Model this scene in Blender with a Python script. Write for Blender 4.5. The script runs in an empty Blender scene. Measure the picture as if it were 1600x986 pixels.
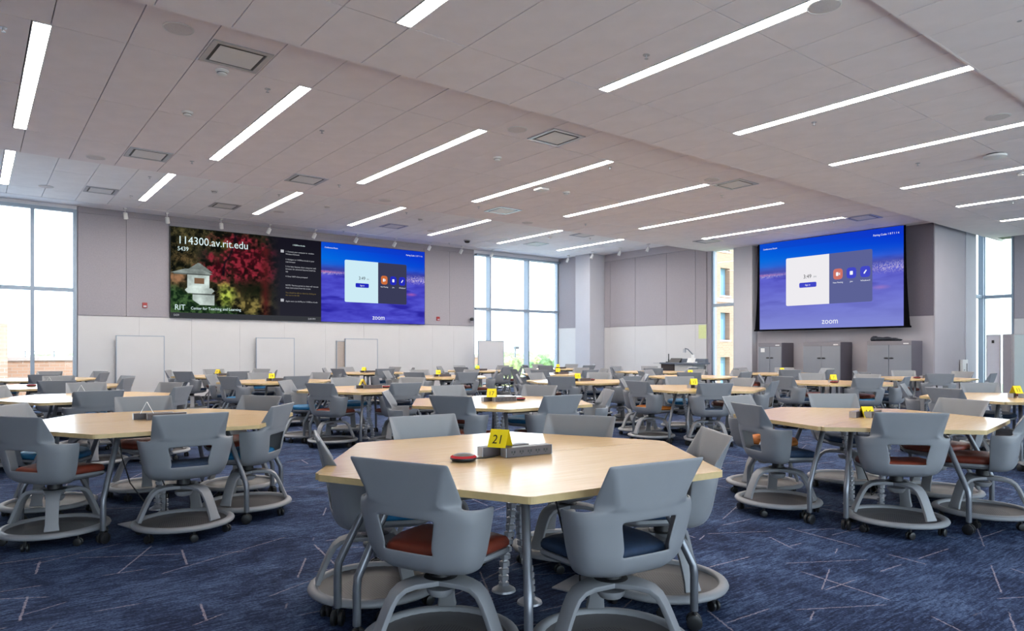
import bpy, bmesh, math, random
import numpy as np
from mathutils import Vector, Matrix
R = math.radians; PI = math.pi
rng = random.Random(7)
SC = bpy.context.scene; COL = SC.collection

# ---------------- camera ----------------
CAMH = 1.28; F = 1080.0; HY = 549.0; YAW = R(52)          # yaw measured from +X towards +Y of the view's left
cam_d = bpy.data.cameras.new('camera'); cam = bpy.data.objects.new('camera', cam_d); COL.objects.link(cam)
cam.location = (0, 0, CAMH); cam.rotation_euler = (R(90), 0, YAW - R(90))
cam_d.sensor_width = 36; cam_d.lens = 36 * F / 1600; cam_d.shift_y = (HY - 493) / 1600
cam_d.clip_start = .05; cam_d.clip_end = 600; SC.camera = cam
CC, SS = math.cos(YAW), math.sin(YAW)
def at(px, py, z):
    fw = F * (CAMH - z) / (py - HY); rt = (px - 800) / F * fw
    return (fw * CC + rt * SS, fw * SS - rt * CC)
def onX(px, py, X0):
    k = (px - 800) / F; fw = X0 / (CC + k * SS); return fw * (SS - k * CC), CAMH - (py - HY) / F * fw
def onY(px, py, Y0):
    k = (px - 800) / F; fw = Y0 / (SS - k * CC); return fw * (CC + k * SS), CAMH - (py - HY) / F * fw

# ---------------- world, sun, exposure ----------------
w = bpy.data.worlds.new('sky'); SC.world = w; w.use_nodes = True
nt = w.node_tree; nt.nodes.clear()
bo = nt.nodes.new('ShaderNodeOutputWorld'); bg = nt.nodes.new('ShaderNodeBackground')
tc = nt.nodes.new('ShaderNodeTexCoord'); sx = nt.nodes.new('ShaderNodeSeparateXYZ'); cr = nt.nodes.new('ShaderNodeValToRGB')
cr.color_ramp.elements[0].position = 0.0; cr.color_ramp.elements[0].color = (.84, .93, .98, 1)
cr.color_ramp.elements[1].position = .9; cr.color_ramp.elements[1].color = (.42, .66, .98, 1)
e = cr.color_ramp.elements.new(.28); e.color = (.74, .88, 1.0, 1)
nt.links.new(tc.outputs['Generated'], sx.inputs[0]); nt.links.new(sx.outputs['Z'], cr.inputs[0])
nt.links.new(cr.outputs[0], bg.inputs[0]); bg.inputs[1].default_value = 3.4
nt.links.new(bg.outputs[0], bo.inputs[0])
sd = bpy.data.lights.new('sun', 'SUN'); sd.energy = 3.0; sd.angle = R(.6); sd.color = (1, .95, .88)
sun = bpy.data.objects.new('sun', sd); COL.objects.link(sun)
sun.rotation_euler = Vector((-.42, .72, -.85)).to_track_quat('-Z', 'Y').to_euler()
vs = SC.view_settings; vs.view_transform = 'Standard'; vs.look = 'None'; vs.exposure = 0.82; vs.gamma = 1.0; vs.use_curve_mapping = False
SC.cycles.use_denoising = True; SC.cycles.max_bounces = 8; SC.cycles.diffuse_bounces = 5; SC.cycles.transparent_max_bounces = 8
SC.cycles.sample_clamp_indirect = 4
LED = 34.0

# ---------------- materials ----------------
def srgb(c):
    c = [x / 255 for x in c]
    return tuple((x / 12.92 if x <= .04045 else ((x + .055) / 1.055) ** 2.4) for x in c) + (1,)
MATS = {}
def mat(name, col, rough=.6, metal=0, noise=0, scale=20, spec=.5, bump=0, bscale=60):
    m = bpy.data.materials.new(name); m.use_nodes = True; MATS[name] = m
    n = m.node_tree; b = n.nodes['Principled BSDF']
    b.inputs['Base Color'].default_value = col; b.inputs['Roughness'].default_value = rough
    b.inputs['Metallic'].default_value = metal; b.inputs['Specular IOR Level'].default_value = spec
    t = n.nodes.new('ShaderNodeTexCoord')
    if noise:
        x = n.nodes.new('ShaderNodeTexNoise'); x.inputs['Scale'].default_value = scale; x.inputs['Detail'].default_value = 3
        n.links.new(t.outputs['Object'], x.inputs['Vector'])
        r = n.nodes.new('ShaderNodeValToRGB')
        r.color_ramp.elements[0].position = .3; r.color_ramp.elements[1].position = .7
        r.color_ramp.elements[0].color = tuple(v * (1 - noise) for v in col[:3]) + (1,)
        r.color_ramp.elements[1].color = tuple(min(1, v * (1 + noise)) for v in col[:3]) + (1,)
        n.links.new(x.outputs['Fac'], r.inputs[0]); n.links.new(r.outputs[0], b.inputs['Base Color'])
    if bump:
        x = n.nodes.new('ShaderNodeTexNoise'); x.inputs['Scale'].default_value = bscale
        n.links.new(t.outputs['Object'], x.inputs['Vector'])
        bp = n.nodes.new('ShaderNodeBump'); bp.inputs['Strength'].default_value = bump; bp.inputs['Distance'].default_value = .004
        n.links.new(x.outputs['Fac'], bp.inputs['Height']); n.links.new(bp.outputs[0], b.inputs['Normal'])
    return m
SCR = 1 / 1.765      # screens are shown at their own level under the raised exposure
def emis(name, col, s=1.0):
    s = s * SCR if s <= 1 else s
    m = bpy.data.materials.new(name); m.use_nodes = True; n = m.node_tree; n.nodes.clear()
    o = n.nodes.new('ShaderNodeOutputMaterial'); e = n.nodes.new('ShaderNodeEmission')
    e.inputs[0].default_value = col; e.inputs[1].default_value = s; n.links.new(e.outputs[0], o.inputs[0]); return m
def m_glass():
    m = bpy.data.materials.new('window_glass'); m.use_nodes = True; n = m.node_tree; n.nodes.clear()
    o = n.nodes.new('ShaderNodeOutputMaterial'); t = n.nodes.new('ShaderNodeBsdfTransparent'); g = n.nodes.new('ShaderNodeBsdfGlossy')
    t.inputs[0].default_value = (.96, .985, .99, 1); g.inputs['Roughness'].default_value = .02
    f = n.nodes.new('ShaderNodeFresnel'); f.inputs[0].default_value = 1.25; x = n.nodes.new('ShaderNodeMixShader')
    n.links.new(f.outputs[0], x.inputs[0]); n.links.new(t.outputs[0], x.inputs[1]); n.links.new(g.outputs[0], x.inputs[2]); n.links.new(x.outputs[0], o.inputs[0])
    return m
G_GLASS = m_glass()
M_CEIL = mat('ceiling_tile', (.89, .835, .85, 1), .9, noise=.03, scale=3, bump=.05, bscale=200)
M_CEILF = mat('ceiling_tile_far', (.94, .93, .94, 1), .9, noise=.03, scale=3)  # same tiles in a paler copy, window daylight put into the colour
M_DRY = mat('ceiling_drywall', (.85, .84, .88, 1), .85, noise=.01)
M_GRID = mat('ceiling_grid', (.08, .075, .08, 1), .8, noise=.1)
M_UP = mat('acoustic_fabric', (.33, .31, .345, 1), .95, noise=.05, scale=40, bump=.1, bscale=300)
M_LOW = mat('marker_panel', (.58, .57, .58, 1), .45, noise=.015, scale=2)
M_WALL = mat('wall_paint', (.42, .40, .44, 1), .85, noise=.02, scale=2)
M_COLN = mat('column_paint', (.50, .50, .55, 1), .8, noise=.02, scale=2)
M_FRAME = mat('window_frame', (.30, .36, .44, 1), .45, metal=.3, noise=.02)
M_SHELL = mat('chair_shell', (.238, .246, .268, 1), .48, noise=.03, scale=6, bump=.08, bscale=700)
M_BASE = mat('chair_base', (.25, .255, .275, 1), .5, noise=.03, scale=6)
M_BLACK = mat('black_plastic', (.012, .012, .014, 1), .45, noise=.2)
M_TOP = mat('maple_laminate', (.74, .55, .33, 1), .2, noise=.05, scale=4)
M_EDGE = mat('maple_edge', (.56, .41, .20, 1), .4, noise=.08, scale=20)
M_LEG = mat('leg_metal', (.20, .21, .24, 1), .32, metal=.6, noise=.05)
M_SILVER = mat('silver_plastic', (.45, .46, .50, 1), .35, metal=.5, noise=.05)
M_STRIP = mat('strip_metal', (.075, .062, .068, 1), .45, metal=.2, noise=.05)
M_WHITE = mat('white_paint', (.75, .75, .75, 1), .5, noise=.01)
M_YEL = mat('yellow_card', srgb((250, 222, 20)), .5, noise=.02)
M_INK = mat('black_ink', (.01, .01, .01, 1), .6, noise=.1)
M_RED = mat('red_plastic', (.30, .02, .02, 1), .4, noise=.1)
M_CAB = mat('cabinet_steel', (.235, .25, .29, 1), .4, metal=.15, noise=.02, scale=3)
M_CABD = mat('cabinet_side', (.11, .10, .125, 1), .5, noise=.03)
PADS = {'red': mat('red_pad', (.20, .035, .018, 1), .5, noise=.1, scale=30, bump=.15, bscale=250),
        'navy': mat('navy_pad', (.012, .035, .085, 1), .7, noise=.15, scale=60, bump=.15, bscale=250),
        'blue': mat('blue_pad', (.01, .16, .36, 1), .6, noise=.1, scale=60, bump=.15, bscale=250),
        'orange': mat('orange_pad', (.55, .17, .02, 1), .6, noise=.1, scale=60, bump=.15, bscale=250)}
# laminate grain stretched along X
def grain(m, a, b):
    n = m.node_tree; bs = n.nodes['Principled BSDF']; t = n.nodes['Texture Coordinate']
    mp = n.nodes.new('ShaderNodeMapping'); mp.inputs['Scale'].default_value = (1.2, 22, 1)
    x = n.nodes.new('ShaderNodeTexNoise'); x.inputs['Scale'].default_value = 3; x.inputs['Detail'].default_value = 5
    r = n.nodes.new('ShaderNodeValToRGB'); r.color_ramp.elements[0].color = a; r.color_ramp.elements[1].color = b
    r.color_ramp.elements[0].position = .3; r.color_ramp.elements[1].position = .7
    n.links.new(t.outputs['Object'], mp.inputs[0]); n.links.new(mp.outputs[0], x.inputs['Vector']); n.links.new(x.outputs['Fac'], r.inputs[0]); n.links.new(r.outputs[0], bs.inputs['Base Color'])
grain(M_TOP, (.62, .405, .195, 1), (.70, .48, .25, 1))
def m_tray():
    m = mat('perforated_tray', (.16, .15, .16, 1), .6); n = m.node_tree; b = n.nodes['Principled BSDF']
    t = n.nodes['Texture Coordinate']; sp = n.nodes.new('ShaderNodeSeparateXYZ'); n.links.new(t.outputs['Object'], sp.inputs[0])
    def mth(op, a, bb=None):
        q = n.nodes.new('ShaderNodeMath'); q.operation = op
        for i, v in enumerate((a, bb)):
            if v is None: continue
            if isinstance(v, (int, float)): q.inputs[i].default_value = v
            else: n.links.new(v, q.inputs[i])
        return q.outputs[0]
    sc = 2 * PI / .019
    a = mth('SINE', mth('MULTIPLY', sp.outputs['X'], sc)); c = mth('SINE', mth('MULTIPLY', sp.outputs['Y'], sc))
    hole = mth('GREATER_THAN', mth('MULTIPLY', a, c), .38)
    r2 = mth('ADD', mth('MULTIPLY', sp.outputs['X'], sp.outputs['X']), mth('MULTIPLY', sp.outputs['Y'], sp.outputs['Y']))
    inside = mth('LESS_THAN', r2, .17 ** 2)
    k = mth('MULTIPLY', hole, inside)
    x = n.nodes.new('ShaderNodeMix'); x.data_type = 'RGBA'; x.inputs[6].default_value = (.10, .095, .10, 1); x.inputs[7].default_value = (.02, .02, .022, 1)
    n.links.new(k, x.inputs[0]); n.links.new(x.outputs[2], b.inputs['Base Color']); return m
M_TRAY = m_tray()
def m_carpet():
    m = mat('carpet', (.03, .05, .11, 1), .95, spec=.12); n = m.node_tree; b = n.nodes['Principled BSDF']; L = n.links
    t = n.nodes['Texture Coordinate']
    def node(k, **kw):
        q = n.nodes.new(k)
        for a, v in kw.items(): setattr(q, a, v)
        return q
    def mp(rot, sc):
        q = node('ShaderNodeMapping'); q.inputs['Rotation'].default_value = (0, 0, R(rot)); q.inputs['Scale'].default_value = sc; L.new(t.outputs['Object'], q.inputs[0]); return q.outputs[0]
    def noise(vec, s_, d=4, r_=.6, dist=0):
        q = node('ShaderNodeTexNoise'); q.inputs['Scale'].default_value = s_; q.inputs['Detail'].default_value = d; q.inputs['Roughness'].default_value = r_; q.inputs['Distortion'].default_value = dist; L.new(vec, q.inputs['Vector']); return q.outputs['Fac']
    def rng_(v, a, b_, c=0., d=1.):
        q = node('ShaderNodeMapRange'); q.inputs[1].default_value = a; q.inputs[2].default_value = b_; q.inputs[3].default_value = c; q.inputs[4].default_value = d; L.new(v, q.inputs[0]); return q.outputs[0]
    def mth(op, a, b_=None):
        q = node('ShaderNodeMath', operation=op)
        for i, v in enumerate((a, b_)):
            if v is None: continue
            if isinstance(v, (int, float)): q.inputs[i].default_value = v
            else: L.new(v, q.inputs[i])
        return q.outputs[0]
    obj_ = t.outputs['Object']
    # two hatch directions chosen patch by patch, over a cloudy ground
    h1 = noise(mp(-6, (5, 42, 1)), 1.5, 5, .7, .8); h2 = noise(mp(48, (6, 30, 1)), 1.6, 5, .7, .8)
    sel = rng_(noise(obj_, .9, 2), .47, .53)
    mx = node('ShaderNodeMix'); L.new(sel, mx.inputs[0]); L.new(h1, mx.inputs[2]); L.new(h2, mx.inputs[3])
    cloud = noise(obj_, 2.2, 6, .7, .5); fine = noise(obj_, 75, 2, .6)
    v = mth('ADD', mth('ADD', mth('MULTIPLY', mx.outputs[0], .42), mth('MULTIPLY', cloud, .36)), mth('MULTIPLY', fine, .22))
    r = node('ShaderNodeValToRGB'); el = r.color_ramp.elements; L.new(v, r.inputs[0])
    el[0].position = .42; el[0].color = (.010, .014, .040, 1); el[1].position = .60; el[1].color = (.095, .140, .245, 1)
    q = el.new(.49); q.color = (.022, .036, .085, 1); q = el.new(.53); q.color = (.044, .070, .145, 1)
    out = r.outputs[0]
    # thin straight yarn lines in four directions, each broken into lengths
    wob = rng_(noise(obj_, 40, 1), .3, .7, -.003, .003)
    for k, (ang, sp_, wd, lo) in enumerate([(4, .61, .0045, .50), (-22, .83, .004, .53), (30, .71, .004, .54), (98, .77, .006, .56), (-62, 1.03, .005, .55)]):
        sx_ = node('ShaderNodeSeparateXYZ'); L.new(mp(ang, (1, 1, 1)), sx_.inputs[0])
        row = mth('FLOOR', mth('DIVIDE', sx_.outputs['Y'], sp_)); fr_ = mth('FRACT', mth('DIVIDE', mth('ADD', sx_.outputs['Y'], wob), sp_))
        line = mth('LESS_THAN', mth('ABSOLUTE', mth('SUBTRACT', fr_, .5)), wd / sp_)
        cb = node('ShaderNodeCombineXYZ'); L.new(mth('MULTIPLY', sx_.outputs['X'], 2.0), cb.inputs[0]); L.new(mth('MULTIPLY', row, 3.7 + k), cb.inputs[1])
        gate = rng_(noise(cb.outputs[0], 1.0, 0), lo + .01, lo + .03, 0, .75)
        kk = mth('MULTIPLY', mth('MULTIPLY', line, gate), rng_(noise(obj_, 90, 1), .35, .55, .35, 1))
        x = node('ShaderNodeMix', data_type='RGBA'); x.inputs[7].default_value = (.36, .31, .36, 1); L.new(kk, x.inputs[0]); L.new(out, x.inputs[6]); out = x.outputs[2]
    L.new(out, b.inputs['Base Color'])
    return m
M_CARPET = m_carpet()
def m_brick(name, c1, c2, mortar, sc=1.0, rot=True):
    m = mat(name, c1, .9); n = m.node_tree; b = n.nodes['Principled BSDF']; t = n.nodes['Texture Coordinate']
    mp = n.nodes.new('ShaderNodeMapping')
    if rot: mp.inputs['Rotation'].default_value = (R(90), 0, 0)
    k = n.nodes.new('ShaderNodeTexBrick'); k.inputs['Scale'].default_value = sc
    k.inputs['Color1'].default_value = c1; k.inputs['Color2'].default_value = c2; k.inputs['Mortar'].default_value = mortar
    k.inputs['Mortar Size'].default_value = .012; k.inputs['Brick Width'].default_value = .4; k.inputs['Row Height'].default_value = .14
    n.links.new(t.outputs['Object'], mp.inputs[0]); n.links.new(mp.outputs[0], k.inputs['Vector']); n.links.new(k.outputs['Color'], b.inputs['Base Color']); return m
M_BRICK = m_brick('tan_brick', (.36, .205, .135, 1), (.31, .17, .11, 1), (.33, .25, .20, 1))
M_LEAF = mat('tree_leaves', (.20, .29, .10, 1), .8, noise=.45, scale=2.5)
M_LEAF2 = mat('tree_leaves_pale', (.40, .43, .18, 1), .8, noise=.4, scale=2.5)
M_AUT = mat('autumn_leaves', (.75, .30, .12, 1), .8, noise=.4, scale=8)
M_BARK = mat('bark', (.12, .09, .07, 1), .9, noise=.2)

# ---------------- mesh helpers ----------------
class MB:
    def __init__(s): s.v = []; s.f = []
    def add(s, vs, fs):
        o = len(s.v); s.v += [tuple(p) for p in vs]; s.f += [tuple(i + o for i in f) for f in fs]; return s
    def box(s, x0, x1, y0, y1, z0, z1):
        vs = [(x, y, z) for z in (z0, z1) for y in (y0, y1) for x in (x0, x1)]
        return s.add(vs, [(0, 2, 3, 1), (4, 5, 7, 6), (0, 1, 5, 4), (2, 6, 7, 3), (0, 4, 6, 2), (1, 3, 7, 5)])
    def cbox(s, x, y, z, a, b, c): return s.box(x - a / 2, x + a / 2, y - b / 2, y + b / 2, z - c / 2, z + c / 2)
    def tube(s, path, rad, n=10, cap=True):
        path = [Vector(p) for p in path]; rad = rad if isinstance(rad, (list, tuple)) else [rad] * len(path)
        vs = []; fs = []; up = None
        for i, p in enumerate(path):
            d = (path[min(i + 1, len(path) - 1)] - path[max(i - 1, 0)]).normalized()
            if up is None: up = d.orthogonal().normalized()
            up = (up - d * up.dot(d)).normalized(); sd_ = d.cross(up)
            vs += [p + (up * math.cos(2 * PI * k / n) + sd_ * math.sin(2 * PI * k / n)) * rad[i] for k in range(n)]
        for i in range(len(path) - 1):
            for k in range(n): fs.append((i * n + k, i * n + (k + 1) % n, (i + 1) * n + (k + 1) % n, (i + 1) * n + k))
        if cap: fs.append(tuple(range(n - 1, -1, -1))); fs.append(tuple((len(path) - 1) * n + k for k in range(n)))
        return s.add(vs, fs)
    def lathe(s, prof, n=24, c=(0, 0, 0), closed=False):
        vs = []; fs = []; m = len(prof)
        for (r, z) in prof: vs += [(c[0] + r * math.cos(2 * PI * k / n), c[1] + r * math.sin(2 * PI * k / n), c[2] + z) for k in range(n)]
        for i in range(m if closed else m - 1):
            j = (i + 1) % m
            for k in range(n): fs.append((i * n + k, i * n + (k + 1) % n, j * n + (k + 1) % n, j * n + k))
        if not closed: fs.append(tuple(range(n - 1, -1, -1))); fs.append(tuple((m - 1) * n + k for k in range(n)))
        return s.add(vs, fs)
    def prism(s, poly, z0, z1):
        n = len(poly); vs = [(x, y, z0) for x, y in poly] + [(x, y, z1) for x, y in poly]
        return s.add(vs, [tuple(range(n - 1, -1, -1)), tuple(range(n, 2 * n))] + [(i, (i + 1) % n, (i + 1) % n + n, i + n) for i in range(n)])
    def xf(s, M): s.v = [tuple(M @ Vector(p)) for p in s.v]; return s
    def mesh(s, name, m, smooth=False, angle=35):
        me = bpy.data.meshes.new(name); me.from_pydata(s.v, [], s.f); me.update()
        bm = bmesh.new(); bm.from_mesh(me); bmesh.ops.recalc_face_normals(bm, faces=bm.faces[:]); bm.to_mesh(me); bm.free()
        if m: me.materials.append(m)
        if smooth:
            me.shade_smooth()
            try: me.set_sharp_from_angle(angle=R(angle))
            except Exception: pass
        return me
def link(name, me, parent=None, loc=None, rot=None, label=None, kind=None):
    o = bpy.data.objects.new(name, me); COL.objects.link(o)
    if parent: o.parent = parent
    if loc: o.location = loc
    if rot: o.rotation_euler = rot
    if label: o['label'] = label
    if kind: o['kind'] = kind
    return o
def empty(name, loc=(0, 0, 0), rz=0, label=None, cat=None, group=None, kind=None):
    o = bpy.data.objects.new(name, None); COL.objects.link(o); o.location = loc; o.rotation_euler = (0, 0, rz); o.empty_display_size = .1
    if label: o['label'] = label
    if cat: o['category'] = cat
    if group: o['group'] = group
    if kind: o['kind'] = kind
    return o
def tag(o, label, cat, group=None):
    o['label'] = label; o['category'] = cat
    if group: o['group'] = group
    return o
def bx(name, m, b, parent=None, kind=None, label=None):
    return link(name, MB().box(*b).mesh(name, m), parent, kind=kind, label=label)
def rpoly(pts, rad, seg=4):
    out = []; n = len(pts); rad = rad if isinstance(rad, (list, tuple)) else [rad] * n
    for i, p in enumerate(pts):
        p = Vector(p); a = Vector(pts[i - 1]); b = Vector(pts[(i + 1) % n]); r = rad[i]
        u = (a - p).normalized(); v = (b - p).normalized(); ang = u.angle(v); d = r / math.tan(ang / 2)
        s, e_ = p + u * d, p + v * d
        for k in range(seg + 1):
            t = k / seg; q = s * (1 - t) ** 2 + p * 2 * t * (1 - t) + e_ * t * t; out.append((q.x, q.y))
    return out
def rrect(x0, x1, y0, y1, r, seg=4): return rpoly([(x0, y0), (x1, y0), (x1, y1), (x0, y1)], r, seg)
TEXTS = []
def text(body, size, m, loc, rot, parent, align='LEFT', name='lettering', ext=0.0005, label=None):
    cu = bpy.data.curves.new(name, 'FONT'); cu.body = body; cu.size = size; cu.align_x = align; cu.extrude = ext; cu.resolution_u = 3
    tmp = bpy.data.objects.new(name, cu); COL.objects.link(tmp); TEXTS.append((tmp, m, loc, rot, parent, name, label))
def flush_texts():
    dg = bpy.context.evaluated_depsgraph_get()
    for tmp, m, loc, rot, parent, name, label in TEXTS:
        me = bpy.data.meshes.new_from_object(tmp.evaluated_get(dg)); me.materials.clear(); me.materials.append(m)
        me.transform(loc) if rot is None else None
        link(name, me, parent, None if rot is None else loc, rot, label=label)
    for t in TEXTS: bpy.data.objects.remove(t[0])
def bake(o, name, m, smooth=True):
    dg = bpy.context.evaluated_depsgraph_get(); me = bpy.data.meshes.new_from_object(o.evaluated_get(dg)); me.name = name
    bpy.data.objects.remove(o); me.materials.clear(); me.materials.append(m)
    if smooth: me.shade_smooth()
    return me

# ---------------- structure: floor and ceiling ----------------
YB = 19.4; XR = 18.0; XS = 18.25; XF = 21.5; YF = 6.84; XL = -4.5; YK = -4.5
fl = MB().prism([(XL, YK), (22, YK), (22, YF + .3), (XR + .3, YF + .3), (XR + .3, YB + .3), (XL, YB + .3)], -.3, 0)
link('floor', fl.mesh('floor', M_CARPET), kind='structure')
bands = [(4.20, YK, 2.68, [YK, -2.5, -.55, 1.4, 2.68], M_CEIL), (4.24, 2.68, 6.56, [2.68, 3.65, 5.56, 6.56], M_CEIL),
         (4.38, 6.56, 13.18, [6.56, 7.87, 9.83, 11.8, 13.18], M_CEIL), (4.75, 13.18, 18.75, [13.18, 13.88, 15.85, 17.8, 18.75], M_CEILF)]
ceil = empty('ceiling', (8, 8, 4.2), kind='structure')
inv = Matrix.Translation((-8, -8, -4.2))
xl = [1.87 + .64 * k for k in range(-10, 31)]
XLIGHT = [.525 + 2.56 * k for k in range(-2, 8)]
light_rows = [(1, 2.70, 5.55), (2, 7.88, 11.79), (3, 13.93, 17.79)]
tiles = []
for bi, (z, y0, y1, ys, mm) in enumerate(bands):
    xmax = 22.0 if bi < 2 else 18.3
    b = MB().box(XL, xmax, y0, y1 + .02, z + .066, z + (.46 if bi < 2 else .44 if bi < 3 else .2)); b.xf(inv)
    link('ceiling_grid', b.mesh('ceiling_grid', M_GRID), ceil)
    if bi < 3:      # the fascia at each step, seen from the far side
        nz = bands[bi + 1][0]
        link('step_fascia', MB().box(XL, xmax, y1 - .01, y1 + .012, z, nz + .03).xf(inv).mesh('step_fascia', M_CEIL), ceil)
    for i in range(len(xl) - 1):
        xa, xb = xl[i], xl[i + 1]
        if xb > xmax + .4: continue
        xb = min(xb, xmax)
        for j in range(len(ys) - 1):
            ya, yb_ = ys[j], ys[j + 1]; xx = xb
            for (lb, la, lc) in light_rows:
                if lb == bi and la - .1 < (ya + yb_) / 2 < lc + .1:
                    for xc in XLIGHT:
                        if xa < xc < xb: xx = xc - .083
            tiles.append((xa, xx, ya, yb_, z, mm))
def score(t):
    xa, xb, ya, yb_, z, mm = t; cx, cy = (xa + xb) / 2, (ya + yb_) / 2
    fw = cx * CC + cy * SS; rt = cx * SS - cy * CC
    if fw < 1: return 0
    px = 800 + F * rt / fw; py = HY - F * (z - CAMH) / fw
    if px < -80 or px > 1680 or py < -120 or py > 420: return 0
    return (xb - xa) * (yb_ - ya) / fw ** 3
tiles.sort(key=score, reverse=True)
cache = {}; rest = {}
for n_, t in enumerate(tiles):
    xa, xb, ya, yb_, z, mm = t; g = .005
    a, b = round(xb - xa - 2 * g, 4), round(yb_ - ya - 2 * g, 4)
    if n_ < 300 and score(t) > 0:
        key = (a, b, mm.name)
        if key not in cache: cache[key] = MB().box(-a / 2, a / 2, -b / 2, b / 2, 0, .035).mesh('ceiling_tile', mm)
        link('ceiling_tile', cache[key], ceil, ((xa + xb) / 2 - 8, (ya + yb_) / 2 - 8, z - 4.2 + rng.uniform(-.0012, .0012)))
    else:
        rest.setdefault(mm.name, (MB(), mm))[0].box(xa + g, xb - g, ya + g, yb_ - g, z, z + .035)
for k_, (b_, mm) in rest.items(): link('ceiling_tile_field', b_.xf(inv).mesh('ceiling_tile_field', mm), ceil, kind='stuff')
link('drywall_border', MB().box(XL, XR + .3, 18.75, YB + .3, 4.745, 4.95).xf(inv).mesh('drywall_border', M_DRY), ceil)

# ---------------- structure: walls ----------------
WT = 2.135
wb = empty('wall_back', (0, YB, 0), kind='structure')
bx('wall_core', M_WALL, (1.97, 13.49, .02, .3, 0, 4.85), wb)
bx('header', M_DRY, (XL, 1.97, .0, .3, 4.66, 4.85), wb); bx('header', M_DRY, (13.49, 17.4, .0, .3, 4.62, 4.85), wb)
for xa, xb in [(1.99, 3.01), (3.01, 3.98), (11.52, 12.5), (12.5, 13.49)]: bx('acoustic_panel', M_UP, (xa + .004, xb - .004, -.03, .02, WT + .015, 4.60), wb)
bx('acoustic_panel', M_UP, (3.985, 11.515, -.03, .02, 4.50, 4.60), wb)
bx('frieze', M_UP, (1.99, 13.49, -.022, .02, 4.605, 4.80), wb)
xs = [1.99, 3.3, 4.52, 5.74, 6.96, 8.18, 9.40, 10.62, 11.84, 12.66, 13.49]
for xa, xb in zip(xs, xs[1:]): bx('marker_panel', M_LOW, (xa + .0015, xb - .0015, -.035, .02, .1, WT), wb)
bx('baseboard_back', M_BLACK, (1.97, 13.49, YB - .045, YB + .02, 0, .1), kind='structure')

def window(name, axis, fixed, a0, a1, z0, z1, verts, transom, depth=.2, mw=.055, inner=-1, dark=M_FRAME):
    """axis 'x': pane runs along X at Y=fixed; verts: mullion centres; inner: direction of the room"""
    r = empty(name, (0, 0, 0), kind='structure')
    def B(nm, m, p, q, d0, d1, za, zb):
        if axis == 'x': bx(nm, m, (p, q, fixed + d0, fixed + d1, za, zb), r)
        else: bx(nm, m, (fixed + d0, fixed + d1, p, q, za, zb), r)
    d0, d1 = sorted((0, inner * depth))
    j0, j1 = sorted((0, inner * min(depth, .1)))
    B('window_frame', dark, a0, a0 + mw, j0, j1, z0, z1); B('window_frame', dark, a1 - mw, a1, j0, j1, z0, z1)
    B('window_frame', dark, a0 + mw, a1 - mw, d0, d1, z0, z0 + mw); B('window_frame', dark, a0 + mw, a1 - mw, d0, d1, z1 - mw, z1)
    for v in verts: B('mullion', dark, v - mw / 2, v + mw / 2, d0, d1, z0 + mw, z1 - mw)
    ed = [a0 + mw] + [t for v in verts for t in (v - mw / 2, v + mw / 2)] + [a1 - mw]
    t0, t1 = sorted((0, inner * depth * .8))
    for i in range(0, len(ed), 2):
        B('transom', dark, ed[i], ed[i + 1], t0, t1, transom - .045, transom + .045)
        for (za, zb) in ((z0 + mw, transom - .045), (transom + .045, z1 - mw)): B('glass_pane', G_GLASS, ed[i], ed[i + 1], -.005 + .02, .005 + .02, za, zb)
    return r
window('window_1', 'x', YB + .08, XL, 1.97, .12, 4.66, [-3.4, -2.0, -.6, 1.1 - .85, 1.1][0:1] + [-1.9, -.4, 1.1], 2.74, depth=.12, mw=.075)
window('window_2', 'x', YB + .12, 13.49, 17.4, .12, 4.62, [14.12, 15.82], 2.74, depth=.25, mw=.06)
# right side: return, column, wall, windows
wr = empty('wall_right', (XR, 0, 0), kind='structure')
def rb(nm, m, x0, x1, y0, y1, z0, z1): return bx(nm, m, (x0 - XR, x1 - XR, y0, y1, z0, z1), wr)
rb('return_core', M_WALL, 17.42, 18.3, 18.2, YB + .3, 0, 4.85)
rb('acoustic_panel', M_UP, 17.38, 17.42, 18.36, YB - .0, WT + .01, 4.72); rb('marker_panel', M_LOW, 17.38, 17.42, 18.36, YB, .1, WT)
rb('column', M_COLN, 17.27, 18.3, 17.62, 18.36, 0, 4.80)
rb('wall_core', M_WALL, XR + .02, XR + .3, 13.19, 17.62, 0, 4.85)
for ya, yb_ in [(17.3, 17.6), (16.13, 17.3), (14.77, 16.13), (13.62, 14.77), (13.2, 13.62)]:
    rb('acoustic_panel', M_UP, XR - .02, XR + .02, ya + .006, yb_ - .006, WT + .015, 4.50)
    rb('marker_panel', M_LOW, XR - .025, XR + .02, ya + .002, yb_ - .002, .1, WT)
rb('frieze', M_WALL, XR - .012, XR + .02, 13.2, 17.6, 4.51, 4.80)
rb('window_reveal', M_UP, XR, XR + .3, 13.05, 13.19, 0, 4.6)
rb('column', M_COLN, XR, XR + .45, 11.62, 12.23, 0, 4.6)
rb('wall_core', M_WALL, XS + .02, XS + .3, YF + .5, 11.62, 0, 4.6)
M_CLOTH = mat('black_cloth', (.004, .004, .005, 1), 1.0, spec=.0)
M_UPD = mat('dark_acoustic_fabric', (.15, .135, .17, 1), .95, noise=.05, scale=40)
for ya, yb_ in [(11.3, 11.6), (10.1, 11.3), (8.9, 10.1), (7.7, 8.9), (YF + .02, 7.7)]:
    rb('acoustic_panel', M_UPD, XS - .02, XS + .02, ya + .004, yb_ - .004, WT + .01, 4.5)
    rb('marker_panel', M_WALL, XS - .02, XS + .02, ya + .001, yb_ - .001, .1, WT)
XP1, XP2, XP3 = onY(1508, 500, YF)[0], onY(1524, 500, YF)[0], XF
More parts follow.
